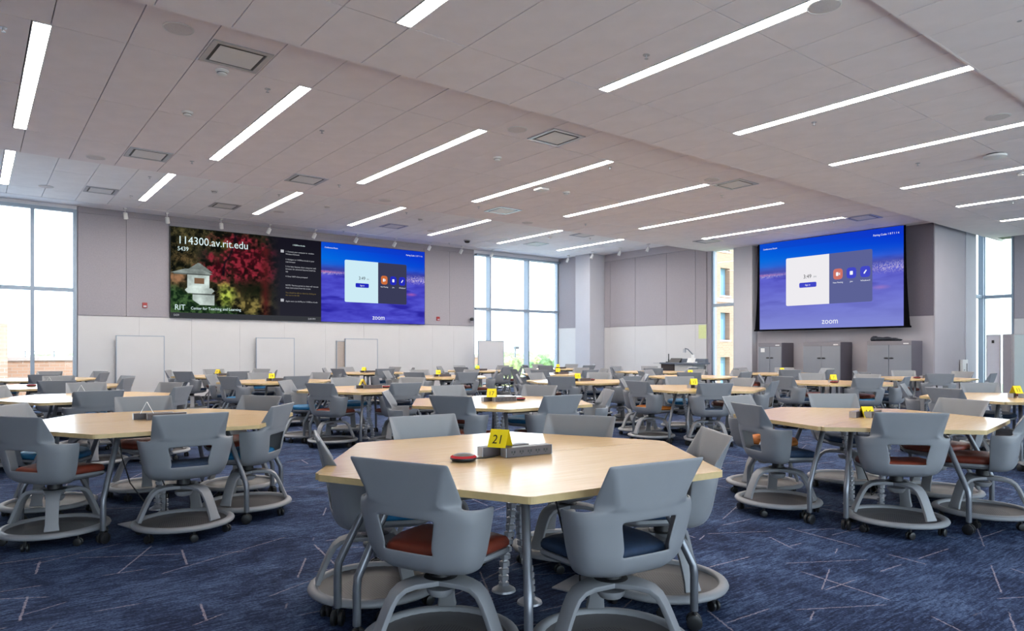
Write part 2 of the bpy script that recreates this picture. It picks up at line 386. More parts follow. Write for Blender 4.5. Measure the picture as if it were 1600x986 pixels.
rb('pier', M_WALL, XS, XP1, YF, YF + .5, 0, 4.5); rb('pier', M_COLN, XP1, XP2, YF - .02, YF + .5, 0, 4.5)
window('window_3', 'y', XR + .15, 12.23, 13.05, .12, 4.55, [], 2.70, depth=.12, mw=.05)
window('window_4', 'x', YF + .1, XP2, XF + .1, .12, 4.5, [XF - .12], 2.74, depth=.12, mw=.05)
wf = empty('wall_far_right', (XF, 0, 0), kind='structure')
bx('wall_core', M_WALL, (.02, .3, YK, 6.18, 0, 4.5), wf)
for ya, yb_ in [(5.0, 6.16), (3.8, 5.0), (2.6, 3.8), (1.4, 2.6)]:
    bx('acoustic_panel', M_UP, (-.02, .02, ya + .004, yb_ - .004, WT + .01, 4.3), wf); bx('marker_panel', M_LOW, (-.02, .02, ya + .002, yb_ - .002, .1, WT), wf)
window('window_5', 'y', XF + .1, 6.18, YF + .1, .12, 4.5, [], 2.74, depth=.1, mw=.05)
# behind the camera: unseen window wall, widened leftward to brighten the chair backs
wk = empty('wall_front', (0, YK, 0), kind='structure')
bx('wall_core', M_WALL, (XL, -3.6, -.3, 0, 0, 4.5), wk); bx('sill_wall', M_WALL, (-3.6, 22, -.3, 0, 0, .3), wk); bx('wall_core', M_WALL, (20.5, 22, -.3, 0, .3, 4.5), wk)
bx('header', M_WALL, (-3.6, 20.5, -.3, 0, 4.05, 4.5), wk)
bx('roof_overhang', M_WHITE, (-4.2, 21.5, -2.6, -.3, 4.3, 4.5), wk)  # unseen overhang added to keep direct sun out of these windows
window('window_6', 'x', YK - .12, -3.6, 20.5, .3, 4.05, [-1.5, .6, 2.7, 4.8, 6.9, 9.0, 11.9, 14, 16.1, 18.2], 2.5, depth=.12, inner=1)
bx('wall_left', M_WALL, (XL - .3, XL, YK - .3, YB + .3, 0, 4.95), kind='structure')
bx('roof_slab', M_GRID, (XL - .3, 22.3, YK - .3, YF + .3, 4.86, 5.15), kind='structure'); bx('roof_slab', M_GRID, (XL - .3, XR + .3, YF + .3, YB + .3, 4.96, 5.15), kind='structure')

# ---------------- ceiling fixtures ----------------
M_LED = emis('led_lens', (1, .94, .87, 1), LED)
GL = 'linear ceiling lights'
def orw(i, n): return ['first', 'second', 'third', 'fourth', 'fifth', 'sixth', 'seventh', 'eighth', 'ninth', 'tenth', 'eleventh', 'twelfth', 'thirteenth'][i]
zb = {1: 4.24, 2: 4.38, 3: 4.75}
rown = {1: 'nearest row', 2: 'middle row', 3: 'far row by the video wall'}
cached = {}
for (bi, ya, yc) in light_rows:
    idx = 0; z = zb[bi]; Lh = (yc - ya) / 2
    key = round(Lh, 3)
    if key not in cached:
        fr = MB(); a = .078
        fr.box(-a, -a + .008, -Lh, Lh, -.003, .06).box(a - .008, a, -Lh, Lh, -.003, .06).box(-a + .008, a - .008, -Lh, -Lh + .008, -.003, .06).box(-a + .008, a - .008, Lh - .008, Lh, -.003, .06).box(-a + .008, a - .008, -Lh + .008, Lh - .008, .02, .06)
        cached[key] = (fr.mesh('light_housing', M_WHITE), MB().box(-a + .009, a - .009, -Lh + .01, Lh - .01, .004, .018).mesh('light_lens', M_LED))
    for x in XLIGHT[2:]:
        if bi >= 2 and x > 17.8: continue
        if bi == 1 and x < 3: seen = False
        else: seen = True
        if bi == 1 and x < 3: continue
        t = empty('linear_light', (x, (ya + yc) / 2, z), 0, 'white linear ceiling light, %s from the left in the %s' % (orw(idx, 0), rown[bi]), 'light', GL)
        idx += 1
        link('light_housing', cached[key][0], t); link('light_lens', cached[key][1], t)
# lights of the same row left of the camera, beyond the frame (they light the room)
for x in XLIGHT[1:2]:
    for (bi, ya, yc) in light_rows[1:]:
        pass
# air diffusers
fr = MB(); 
for (a, b, c, d) in [(-.3, .3, -.3, -.245), (-.3, .3, .245, .3), (-.3, -.245, -.245, .245), (.245, .3, -.245, .245)]: fr.box(a, b, c, d, -.012, 0)
m_dfr = fr.mesh('diffuser_frame', M_SILVER)
m_dth = MB().box(-.244, .244, -.244, .244, -.004, 0).mesh('diffuser_throat', M_BLACK)
m_dpl = MB().add([(-.215, -.215, -.012), (.215, -.215, -.012), (.215, .215, -.012), (-.215, .215, -.012), (-.2, -.2, -.005), (.2, -.2, -.005), (.2, .2, -.005), (-.2, .2, -.005)],
                 [(3, 2, 1, 0), (4, 5, 6, 7), (0, 1, 5, 4), (1, 2, 6, 5), (2, 3, 7, 6), (3, 0, 4, 7)]).mesh('diffuser_plate', M_WHITE)
VN = [(2.19, 7.52, 4.38, 'large square air vent at upper left, beside a round speaker'), (2.19, 12.1, 4.38, 'square air vent above the left window, middle ceiling band'),
      (2.19, 17.2, 4.75, 'square air vent above the left window, far ceiling band'), (4.75, 17.2, 4.75, 'square air vent just above the track lights, left of the short light'),
      (4.75, 12.1, 4.38, 'square air vent between second and third lights of the middle row'), (6.67, 7.5, 4.38, 'blue-lit square air vent near the centre of the ceiling'),
      (9.2, 12.1, 4.38, 'bright square air vent left of the ceiling centre, far edge of the middle band'), (11.15, 7.55, 4.38, 'warm-lit square air vent beside the fourth light of the middle row'),
      (9.2, 17.1, 4.75, 'square air vent above the right half of the video wall'), (16.27, 7.6, 4.38, 'square air vent above the projection screen'),
      (14.35, 17.1, 4.75, 'bright square air vent above the centre window'), (16.27, 11.9, 4.38, 'square air vent above the narrow brick-view window'), (14.35, 14.9, 4.75, 'flat square air vent on the far ceiling band edge')]
for x, y, z, lb in VN:
    t = empty('air_vent', (x, y, z - .001), 0, lb, 'air vent', 'square ceiling air vents')
    link('vent_frame', m_dfr, t); link('vent_throat', m_dth, t); link('vent_plate', m_dpl, t)
m_spk = MB().lathe([(.14, 0), (.14, -.006), (.13, -.01), (.128, -.006)], 32).mesh('speaker_rim', M_WHITE, True)
m_spg = MB().lathe([(.126, -.001), (.126, -.008), (.06, -.012), (.01, -.013)], 32).mesh('speaker_grille', mat('speaker_mesh', (.66, .63, .64, 1), .8, noise=.1, scale=200), True)
for x, y, z, lb in [(1.56, 7.2, 4.38, 'round ceiling speaker left of the large air vent'), (1.56, 12.8, 4.38, 'round ceiling speaker above the left window, middle band'), (1.23, 17.5, 4.75, 'round ceiling speaker above the left window, far band'),
                    (6.0, 7.56, 4.38, 'round ceiling speaker left of the blue-lit vent'), (5.75, 3.02, 4.24, 'large round ceiling speaker at the top right'), (10.2, 3.1, 4.24, 'round ceiling speaker at the right edge beside a light'),
                    (10.54, 7.62, 4.38, 'round ceiling speaker left of the warm-lit vent'), (6.68, 12.78, 4.38, 'round ceiling speaker above the video wall, middle band'), (10.55, 12.9, 4.38, 'round ceiling speaker left of the flat vent'),
                    (6.01, 17.1, 4.75, 'round ceiling speaker above the video wall centre'), (10.43, 17.1, 4.75, 'round ceiling speaker above the video wall right end')]:
    t = empty('ceiling_speaker', (x, y, z), 0, lb, 'speaker', 'round ceiling speakers'); link('speaker_rim', m_spk, t); link('speaker_grille', m_spg, t)
m_det = MB().lathe([(.07, 0), (.07, -.015), (.055, -.02), (.05, -.045), (.035, -.055), (.012, -.057)], 20).mesh('detector_body', M_WHITE, True)
m_dtr = MB().lathe([(.052, -.022), (.054, -.030), (.052, -.036)], 20).mesh('detector_slot', M_GRID, True)
def atz(px, py, z): x, y = at(px, py, z); return (x, y, z)
for p, z, lb in [((347, 110), 4.38, 'white smoke detector below the large air vent'), ((293, 175), 4.38, 'white smoke detector left of the second long light'), ((777, 246), 4.38, 'white bell-shaped detector near the ceiling centre'),
                 ((885, 300), 4.38, 'white detector between the fourth and fifth lights'), ((335, 298), 4.75, 'white detector on the far band above the track lights'), ((511, 322), 4.75, 'white detector on the far band by the third short light'),
                 ((657, 342), 4.75, 'white detector on the far band by the fourth short light'), ((859, 370), 4.75, 'white detector on the far band above the centre window'), ((1596, 270), 4.24, 'white detector at the right frame edge')]:
    x, y = at(p[0], p[1], z); t = empty('smoke_detector', (x, y, z), 0, lb, 'detector', 'ceiling detectors'); link('detector_body', m_det, t); link('detector_slot', m_dtr, t)
x, y = at(846, 294, 4.38); t = empty('access_point', (x, y, 4.38), 0, 'white square wireless access point on the middle ceiling band', 'access point')
link('antenna_cover', MB().prism(rrect(-.11, .11, -.11, .11, .03), -.045, -.01).mesh('ap', M_WHITE), t); link('mount_plate', MB().box(-.08, .08, -.08, .08, -.01, 0).mesh('apm', M_GRID), t)
x, y = at(1555, 241, 4.24); t = empty('access_point', (x, y, 4.24), 0, 'white disc-shaped ceiling device right of the long lights', 'access point')
link('antenna_cover', MB().lathe([(.05, -.01), (.15, -.02), (.15, -.05), (.08, -.065), (.01, -.068)], 28).mesh('ap2', M_WHITE, True), t); link('mount_plate', MB().lathe([(.12, 0), (.12, -.02)], 24).mesh('ap2m', M_BLACK), t)
x, y = at(730, 375, 4.75); t = empty('dome_camera', (x, y, 4.75), 0, 'dark dome camera above the centre window', 'camera')
link('camera_dome', MB().lathe([(.09, -.03), (.085, -.06), (.06, -.09), (.01, -.1)], 20).mesh('dome', M_BLACK, True), t); link('mount_ring', MB().lathe([(.11, 0), (.11, -.03)], 20).mesh('domer', M_SILVER), t)
m_spr = MB().lathe([(.035, 0), (.035, -.004), (.008, -.006), (.006, -.035), (.02, -.038), (.02, -.041)], 12).mesh('sprinkler_head', M_SILVER, True)
for k_, (p, z) in enumerate([((5, 43), 4.38), ((418, 139), 4.38), ((300, 252), 4.38), ((503, 204), 4.38), ((1010, 86), 4.24), ((1593, 26), 4.24), ((1272, 191), 4.24), ((953, 261), 4.38), ((530, 289), 4.38), ((748, 323), 4.38), ((915, 350), 4.38), ((234, 276), 4.75), ((205, 306), 4.75), ((436, 304), 4.75), ((635, 332), 4.75), ((922, 372), 4.75), ((1434, 255), 4.24), ((1128, 305), 4.38), ((1303, 346), 4.38), ((1583, 315), 4.24), ((537, 361), 4.75), ((702, 380), 4.75)]):
    x, y = at(p[0], p[1], z)
    tag(link('sprinkler_head', m_spr, None, (x, y, z)), 'small chrome sprinkler head in the ceiling near %s' % ['the upper left corner', 'the large air vent', 'the left window vent', 'the second long light top', 'the longest light', 'the top right corner', 'the second long right light', 'the third long light end', 'the centre-left air vent', 'the bright centre vent', 'the fifth light', 'the first short light', 'the left window header', 'the second short light', 'the third short light', 'the last short light', 'the white disc device', 'the warm-lit vent', 'the screen vent', 'the right edge lights', 'the video wall left half', 'the video wall right end'][k_], 'sprinkler', 'ceiling sprinkler heads')
# track spotlights
m_can = MB().lathe([(.01, .0), (.045, 0), (.05, -.02), (.05, -.15), (.042, -.152), (.04, -.13), (.01, -.13)], 16).mesh('lamp_can', M_WHITE, True)
m_stem = MB().box(-.03, .03, -.05, .05, -.025, 0).tube([(0, 0, -.02), (0, 0, -.12)], .009, 8).mesh('stem', M_WHITE)
trk = [(195.5, 321), (261, 328), (345.5, 338), (422, 346), (493, 355), (558, 363), (618, 370), (672.5, 376), (722, 382), (770, 385.5), (888, 399), (926, 393), (969, 387.5), (1013, 381)]
for k_, p in enumerate(trk):
    x, y = at(p[0], p[1], 4.745)
    if k_ < 10: y = 18.95; k2 = (p[0] - 800) / F; x = y / (SS - k2 * CC) * (CC + k2 * SS)
    t = empty('track_spotlight', (x, y, 4.745), 0, 'white cylindrical spotlight, %s in the row along the walls' % (orw(k_, 0) if k_ < 13 else 'rightmost'), 'spotlight', 'spotlights along the wall tops')
    link('stem', m_stem, t); link('lamp_can', m_can, t, (0, 0, -.11), (R(22) if k_ < 10 else R(10), R(-12) if k_ < 3 else R(20), 0))

# ---------------- video wall ----------------
def colorgrid(name, wdt, hgt, nx, ny, fn, parent, M):
    u = np.linspace(0, 1, nx); v = np.linspace(0, 1, ny); U, V = np.meshgrid(u, v)
    C_ = fn(U, V); me = bpy.data.meshes.new(name)
    vs = np.stack([U * wdt, V * hgt, np.zeros_like(U)], -1).reshape(-1, 3)
    i = np.arange(nx - 1); j = np.arange(ny - 1); I, J = np.meshgrid(i, j); a = (J * nx + I).ravel()
    fs = np.stack([a, a + 1, a + nx + 1, a + nx], -1)
    me.from_pydata(vs.tolist(), [], fs.tolist())
    at_ = me.color_attributes.new('picture', 'FLOAT_COLOR', 'POINT')
    c = np.ones((nx * ny, 4), np.float32); c[:, :3] = np.where(C_.reshape(-1, 3) <= .04045, C_.reshape(-1, 3) / 12.92, ((C_.reshape(-1, 3) + .055) / 1.055) ** 2.4)
    at_.data.foreach_set('color', c.ravel())
    me.materials.append(M_PIC); return link(name, me, parent)
def m_pic():
    m = bpy.data.materials.new('screen_picture'); m.use_nodes = True; n = m.node_tree; n.nodes.clear()
    o = n.nodes.new('ShaderNodeOutputMaterial'); e = n.nodes.new('ShaderNodeEmission'); a = n.nodes.new('ShaderNodeVertexColor'); a.layer_name = 'picture'
    n.links.new(a.outputs[0], e.inputs[0]); e.inputs[1].default_value = SCR; n.links.new(e.outputs[0], o.inputs[0]); return m
M_PIC = m_pic()
nr = np.random.RandomState(3)
def vnoise(U, V, s, seed, oct=4):
    out = np.zeros_like(U); amp = 1; tot = 0
    for k in range(oct):
        g = np.random.RandomState(seed + k).rand(64, 64); x = (U * s * 2 ** k) % 63; y = (V * s * 2 ** k) % 63
        xi = x.astype(int); yi = y.astype(int); fx = x - xi; fy = y - yi; fx = fx * fx * (3 - 2 * fx); fy = fy * fy * (3 - 2 * fy)
        out += amp * ((g[yi, xi] * (1 - fx) + g[yi, (xi + 1) % 64] * fx) * (1 - fy) + (g[(yi + 1) % 64, xi] * (1 - fx) + g[(yi + 1) % 64, (xi + 1) % 64] * fx) * fy); tot += amp; amp *= .6
    return out / tot
def mixc(A, B, k): k = np.clip(k, 0, 1)[..., None]; return A * (1 - k) + B * k
def c3(r, g, b): return np.array([r, g, b], float) / 255
def garden(U, V):
    X = U * 1.72; Y = V; Z3 = 0 * U[..., None]
    n1 = vnoise(X, Y, 10, 1, 5); n2 = vnoise(X, Y, 26, 11, 2); n3 = vnoise(X, Y, 5, 21, 3); sp = nr.rand(*U.shape)
    el = lambda cx, cy, rx, ry: np.clip(1.15 - np.hypot((X - cx) / rx, (Y - cy) / ry) + (n1 - .5) * 1.5 + (n2 - .5) * .8, 0, 1)
    C_ = mixc(c3(14, 16, 12) + Z3, c3(74, 70, 44), (n1 - .36) * 3 + (n2 - .5))
    C_ = mixc(C_, c3(120, 105, 70), (sp > .80) * (X < .6) * (n2 > .5) * .6)
    C_ = mixc(C_, c3(165, 120, 90), el(.06, .44, .14, .07) * .9); C_ = mixc(C_, c3(120, 95, 62), el(.14, .66, .2, .08) * (sp > .3) * .7)
    C_ = mixc(C_, c3(110, 140, 45), el(.60, .86, .16, .08) * .8)
    C_ = mixc(C_, c3(24, 22, 26), el(.35, .70, .1, .12) * .6)
    red = np.maximum(el(.86, .66, .42, .30), el(.50, .56, .20, .14)); red = np.maximum(red, el(.72, .92, .3, .08) * .9)
    rc = mixc(c3(52, 12, 20) + Z3, c3(138, 40, 54), (n2 - .38) * 3.4 + (sp - .5) * .5)
    C_ = mixc(C_, rc, red * 1.3)
    C_ = mixc(C_, c3(12, 14, 22), np.clip(1 - np.abs(X - .58 - (Y - .6) * .3 + .12 * (n3 - .5)) / .025, 0, 1) * (Y > .5) * .9)
    C_ = mixc(C_, c3(20, 26, 16), el(.92, .36, .26, .11) * .9)
    C_ = mixc(C_, mixc(c3(70, 85, 30) + Z3, c3(185, 200, 85), (n2 - .35) * 3), el(.58, .25, .11, .14))
    C_ = mixc(C_, mixc(c3(50, 45, 25) + Z3, c3(140, 125, 70), (n2 - .35) * 3), el(.84, .16, .2, .12) * .9)
    C_ = mixc(C_, mixc(c3(18, 36, 22) + Z3, c3(70, 100, 60), (n2 - .4) * 3 + (sp - .5)), np.clip((.30 - .36 * X - Y + .16 * n1) * 14, 0, 1))
    st = np.clip(c3(200, 214, 208) * (.62 + .6 * n1[..., None]), 0, 1)
    def put(m, c): 
        C_[m] = c[m] if c.shape == C_.shape else c
    put((np.abs(X - .29) < .13 - (Y - .53) * 1.35) & (Y >= .52) & (Y < .62), st * .62)
    put((X > .01 + (Y - .50) * 3) & (X < .43 - (Y - .50) * 2.2) & (Y > .495) & (Y < .545), st * .74); put((X > .03) & (X < .41) & (Y > .482) & (Y <= .497), st * .5)
    put((np.abs(X - .285) < .115) & (Y > .34) & (Y <= .483), st * 1.05); put((np.abs(X - .295) < .052) & (Y > .385) & (Y < .45), c3(120, 92, 70) + Z3)
    put((np.abs(X - .30) < .155 - np.abs(Y - .31) * .9) & (Y > .275) & (Y <= .34), st * 1.0); put((np.abs(X - .34) < .115) & (Y > .15) & (Y <= .27) & (Y > .36 - .7 * X), st * .95)
    put((np.abs(X - .34) < .12) & (Y > .262) & (Y < .276), st * .4); C_[...] = np.clip(C_, 0, 1)
    C_ = mixc(C_, c3(34, 34, 44) * (1.1 - .3 * V[..., None]), np.clip((X - 1.02) / .2, 0, 1)); C_ = mixc(C_, c3(20, 18, 30), np.clip((X - .95) / .25, 0, 1) * np.clip((Y - .6) * 2, 0, 1))
    C_ = mixc(C_, c3(84, 28, 30), np.clip(1 - np.abs(X - 1.03) / .08, 0, 1) * n1 * 1.2 * (Y < .85))
    return np.clip(np.where((V < .055)[..., None], c3(55, 57, 62), C_), 0, 1)
def skyline(soft):
    def f(U, V):
        n1 = vnoise(U * 1.2, V * 3, 5, 31, 4); n2 = vnoise(U * 1.3, V * 4.5, 3, 41, 3); sp = np.random.RandomState(9).rand(*U.shape)
        top = mixc(c3(0, 125, 230) + 0 * U[..., None], c3(10, 50, 205), np.clip(V * 3 - 2, 0, 1) * .6 + U * .5)
        low = mixc(c3(60, 55, 180) + 0 * U[..., None], c3(88, 90, 215), n1 * 1.6 - .3); low = mixc(low, c3(45, 40, 160), np.clip((n2 - .55) * 5, 0, 1))
        C_ = mixc(low, top, np.clip((V - .60) / .2, 0, 1))
        C_ = mixc(C_, c3(60, 60, 150), np.clip(1 - np.abs(V - .66) / .07, 0, 1) * .8)
        city = np.clip(1 - np.abs(V - .615 - .03 * U + .0 * n1) / .035, 0, 1) * np.clip(.5 - U, 0, 1) * 2 + np.clip(1 - np.abs(V - .60) / .075, 0, 1) * np.clip((U - .74) * 8, 0, 1)
        C_ = mixc(C_, c3(235, 215, 225), (sp > .62) * city * .95); C_ = mixc(C_, c3(225, 120, 160), np.clip(1 - np.abs(V - .63) / .02, 0, 1) * np.clip(.35 - U, 0, 1) * 2)
        C_ = mixc(C_, c3(190, 95, 170), np.clip(1 - np.hypot((U - .86) / .07, (V - .40) / .03), 0, 1) * .8)
        C_ = np.where((V > .925)[..., None], mixc(C_, c3(20, 60, 190), .35 + 0 * U), C_)
        if soft: 
            C_ = mixc(C_, c3(132, 140, 212) + 0 * C_, np.clip(.85 - V, 0, 1) * 1.15); 
        return np.clip(C_, 0, 1)
    return f
def zoom_face(parent, w_, h_, soft, T):
    """screen contents in local XY, z towards the viewer; T maps local to parent"""
    q = []
    m_white = emis('panel_white' + str(soft), srgb((205, 235, 245) if not soft else (238, 236, 240)), 1)
    m_dark = emis('panel_dark' + str(soft), srgb((58, 60, 88) if not soft else (92, 98, 150)), 1)
    m_dk2 = emis('panel_btn' + str(soft), srgb((36, 44, 190) if not soft else (66, 72, 200)), 1); m_or = emis('panel_orange' + str(soft), srgb((205, 110, 60) if not soft else (205, 115, 105)), 1)
    m_tx = emis('panel_text' + str(soft), (.9, .93, 1, 1), 1); m_gr = emis('panel_grey' + str(soft), srgb((60, 62, 66)), 1)
    def quad(nm, poly, z, m):
        o = link(nm, MB().prism([(x * w_, y * h_) for x, y in poly], z, z + .0015).mesh(nm, m), parent); o.matrix_basis = T; return o
    def txt(s_, x, y, size, m, al='CENTER', nm='lettering'):
        M = T @ Matrix.Translation((x * w_, y * h_, .006)); TEXTS_M(s_, size * h_, m, M, parent, al, nm)
    ar = w_ / h_
    def rr(x0, x1, y0, y1, r, left=True, right=True):
        p = rpoly([(x0 * ar, y0), (x1 * ar, y0), (x1 * ar, y1), (x0 * ar, y1)], [r if left else .0005, r if right else .0005, r if right else .0005, r if left else .0005]); return [(a / ar, b) for a, b in p]
    quad('sign_in_card', rr(.21, .525, .26, .80, .02, True, False), .001, m_white)
    quad('meeting_card', rr(.525, .81, .26, .80, .02, False, True), .001, m_dark)
    txt('3:49', .37, .555, .062, m_gr); txt('PM', .425, .555, .03, emis('pm', srgb((150, 160, 165)), 1))
    quad('button', rr(.31, .435, .455, .51, .015), .003, m_dk2); txt('Sign in', .372, .473, .026, m_tx)
    for i, (x, m, s_) in enumerate([(.585, m_or, 'New Meeting'), (.675, m_dk2, 'Join'), (.765, m_dk2, 'Whiteboard')]):
        quad('icon_button', rr(x - .032, x + .032, .515, .63, .035), .003, m); txt(s_, x, .475, .022, m_tx)
        if i == 0: quad('icon', rr(x - .013, x + .004, .552, .592, .008), .005, m_tx); quad('icon', [(x + .006, .572), (x + .014, .555), (x + .014, .59)], .005, m_tx)
        if i == 1: quad('icon', rr(x - .010, x + .010, .552, .592, .008), .005, m_tx)
        if i == 2: quad('icon', [(x - .010, .552), (x - .004, .552), (x + .010, .585), (x + .005, .594), (x - .010, .563)], .005, m_tx)
    txt('zoom', .53, .045, .088, m_tx, nm='wordmark'); txt('Conference Room', .03, .925, .026, m_tx, 'LEFT'); txt('Pairing Code: 1 8 7 1 1 6', .975, .925, .028, m_tx, 'RIGHT')
def TEXTS_M(body, size, m, M, parent, al, nm, sxx=.9):
    cu = bpy.data.curves.new(nm, 'FONT'); cu.body = body; cu.size = size; cu.align_x = al; cu.extrude = .0004; cu.resolution_u = 3; cu.space_line = .95
    tmp = bpy.data.objects.new(nm, cu); COL.objects.link(tmp)
    TEXTS.append((tmp, m, M @ Matrix.Diagonal((sxx, 1, 1, 1)), None, parent, nm, None))
VW0, VW1, VZ0, VZ1, VXM = 3.99, 11.51, 2.14, 4.49, 8.02
vw = tag(empty('video_wall', (VW0, YB - .05, VZ0)), 'large rectangular video wall on the back wall, garden picture beside blue screen', 'screen')
link('housing', MB().box(0, VW1 - VW0, -.05, .01, 0, VZ1 - VZ0).mesh('housing', M_BLACK), vw)
T0 = Matrix.Translation((.01, -.053, .01)) @ Matrix.Rotation(R(90), 4, 'X')
H_ = VZ1 - VZ0 - .02; W1 = VXM - VW0 - .01; W2 = VW1 - VXM - .01
o = colorgrid('garden_picture', W1, H_, 380, 220, garden, vw, None); o.matrix_basis = T0
T1 = Matrix.Translation((W1 + .01, -.053, .01)) @ Matrix.Rotation(R(90), 4, 'X')
o = colorgrid('city_picture', W2, H_, 240, 150, skyline(False), vw, None); o.matrix_basis = T1
zoom_face(vw, W2, H_, False, T1)
M_TX = emis('caption_white', (.72, .88, .90, 1), 1); M_TX2 = emis('caption_grey', (.45, .46, .50, 1), 1); M_TXY = emis('caption_ochre', (.20, .15, .05, 1), 1)
def cap(s_, x, y, size, m=M_TX, nm='lettering'): TEXTS_M(s_, size, m, T0 @ Matrix.Translation((x, y, .004)), vw, 'LEFT', nm)
cap('114300.av.rit.edu', .16, H_ - .42, .285); cap('5439', .16, H_ - .60, .15); cap('RIT', .09, .20, .20); cap('Center for Teaching and Learning', .48, .22, .103); cap('5439', .07, .04, .075, M_TX2)
cap('3:49 PM', 3.62, .04, .075, M_TX2)
tx, ty = 2.97, H_ - .20
for (dx, dy, s_, m) in [(.2, 0, '114300.av.rit.edu', M_TX), (0, .20, '1. Connect your computer to  wireless', M_TX2), (0, .27, 'Wireless Network', M_TX2), (0, .42, '2. Navigate to 114300.av.rit.edu in your', M_TX2), (0, .49, 'web browser', M_TX2),
                        (0, .62, '3. For basic features share using your web', M_TX2), (0, .69, 'browser, for advanced features install the', M_TX2), (0, .76, 'app', M_TX2), (0, .90, '4. Enter 5439 when prompted', M_TX2),
                        (0, 1.15, 'NOTE: The first person to share will remove', M_TX2), (0, 1.22, 'these instructions from the screen', M_TX2), (0, 1.36, 'You should be able to share by clicking on', M_TXY), (0, 1.43, 'the icon to the left', M_TXY), (0, 1.60, 'Apple users can AirPlay to 114300.av.rit.edu', M_TX2)]: cap(s_, tx + dx, ty - dy, .058, m)
for (x, y) in [(2.83, H_ - .42), (2.83, H_ - 1.80)]:
    o = link('icon', MB().prism(rrect(0, .09, 0, .08, .01), 0, .002).mesh('icon', M_TX2), vw); o.matrix_basis = T0 @ Matrix.Translation((x, y, .004))

# projection screen on the right wall
PX = XR - .08
y1_, _ = onX(1187, 400, PX); y0_, _ = onX(1412, 400, PX); zb_ = 1.905
ps = tag(empty('projection_screen', (PX, y1_, zb_)), 'pull-down projection screen with black borders showing a blue meeting page', 'screen')
Ws = y1_ - y0_; Hs = 4.36 - zb_
TS = Matrix.Rotation(R(-90), 4, 'Z') @ Matrix.Rotation(R(90), 4, 'X')      # local x -> -Y, local y -> Z, local z -> -X
TS = Matrix(((0, 0, -1, 0), (-1, 0, 0, 0), (0, 1, 0, 0), (0, 0, 0, 1)))
o = colorgrid('city_picture', Ws, Hs, 240, 150, skyline(True), ps, None); o.matrix_basis = TS
zoom_face(ps, Ws, Hs, True, TS)
bl = MB()
def curved(side):
    vs = []; n = 14
    for i in range(n + 1):
        t = i / n; flare = .05 + .10 * (1 - t) ** 2.2
        x0 = -.0 if side < 0 else Ws; xo = x0 + side * flare
        for dz in (-.004, .002): vs += [(x0, t * Hs, dz), (xo, t * Hs, dz)]
    fs = []
    for i in range(n):
        a = i * 4; b = a + 4; fs += [(a, a + 1, b + 1, b), (a + 2, b + 2, b + 3, a + 3), (a, b, b + 2, a + 2), (a + 1, a + 3, b + 3, b + 1)]
    return vs, fs
for s_ in (-1, 1): v_, f_ = curved(s_); o = link('black_border', MB().add(v_, f_).mesh('bb', M_CLOTH), ps); o.matrix_basis = TS
o = link('weight_bar', MB().box(-.17, Ws + .17, -.045, 0, -.02, .02).mesh('wb', M_CLOTH), ps); o.matrix_basis = TS
o = link('backing', MB().box(-.01, Ws + .01, 0, Hs, -.008, -.001).mesh('bk', M_BLACK), ps); o.matrix_basis = TS

# ---------------- chair prototypes ----------------
ZH = 1.03      # overall vertical scale so the back tops at 0.87
def make_shell():
    #    z,    yb,    w,   yf
    rows = [(.400, -.11, .135, -.03), (.411, -.166, .208, -.05), (.440, -.205, .243, -.055), (.500, -.222, .262, -.058), (.515, -.225, .266, -.058), (.57, -.233, .278, -.06), (.62, -.240, .288, -.062), (.635, -.243, .291, -.062), (.672, -.249, .298, -.066), (.682, -.252, .299, -.070),
            (.700, -.255, .238, 0), (.73, -.260, .238, 0), (.79, -.274, .238, 0), (.848, -.288, .238, 0), (.864, -.292, .237, 0)]
    HR = (3, 4, 5, 6, 7)     # rows of the opening
    verts = {}; bm = bmesh.new(); NR = len(rows); cols = list(range(-7, 8))
    for r, (z, yb, w_, yf) in enumerate(rows):
        hw = .105 + (z - .505) / .13 * .03 if .5 < z < .64 else .12 * min(1, w_ / .2)
        for c in cols:
            s = 1 if c >= 0 else -1; k = abs(c)
            if r <= 9:
                P = {0: (0, yb), 1: (hw * .88, yb + .004), 2: (hw, yb + .006), 3: (max(hw + .02, w_ * .66), yb + .018), 4: (w_ * (.93 if r < 8 else .93 - .07 * (r - 7)), yb + .050), 5: (w_, yb + .098 if r > 1 else yb + .07), 6: (w_, yf - .015), 7: (w_, yf)}[k]
            else:
                t = max(0, (z - .70) / .165); fold = .068 * (1 - t) + .006
                P = {0: (0, yb), 1: (.10, yb + .002), 2: (.14, yb + .004), 3: (.160 + .062 * t, yb + .002), 4: (w_, yb + fold), 5: None, 6: None, 7: None}[k]
            if P is None: continue
            if k == 0 and c != 0: continue
            verts[r, c] = bm.verts.new((s * P[0], P[1], z))
    for r in range(NR - 1):
        for c in cols[:-1]:
            q = [(r, c), (r, c + 1), (r + 1, c + 1), (r + 1, c)]
            if all(t in verts for t in q):
                if r in (3, 4, 5, 6) and -2 <= c < 2: continue
                bm.faces.new([verts[t] for t in q])
    cl = bm.edges.layers.float.new('crease_edge')
    for r in range(9, NR - 1):
        for c in (-3, 3):
            e_ = bm.edges.get((verts[r, c], verts[r + 1, c]))
            if e_: e_[cl] = .75
    # bottom closure
    front = [verts[0, c] for c in cols]; bm.faces.new(front[::-1])
    me = bpy.data.meshes.new('shell_raw'); bmesh.ops.recalc_face_normals(bm, faces=bm.faces[:])
    bm.to_mesh(me); bm.free()
    o = bpy.data.objects.new('shell_raw', me); COL.objects.link(o)
    so = o.modifiers.new('s', 'SOLIDIFY'); so.thickness = .011; so.offset = 0
    su = o.modifiers.new('u', 'SUBSURF'); su.levels = 2; su.render_levels = 2
    return bake(o, 'chair_shell', M_SHELL)
m_shell = make_shell()
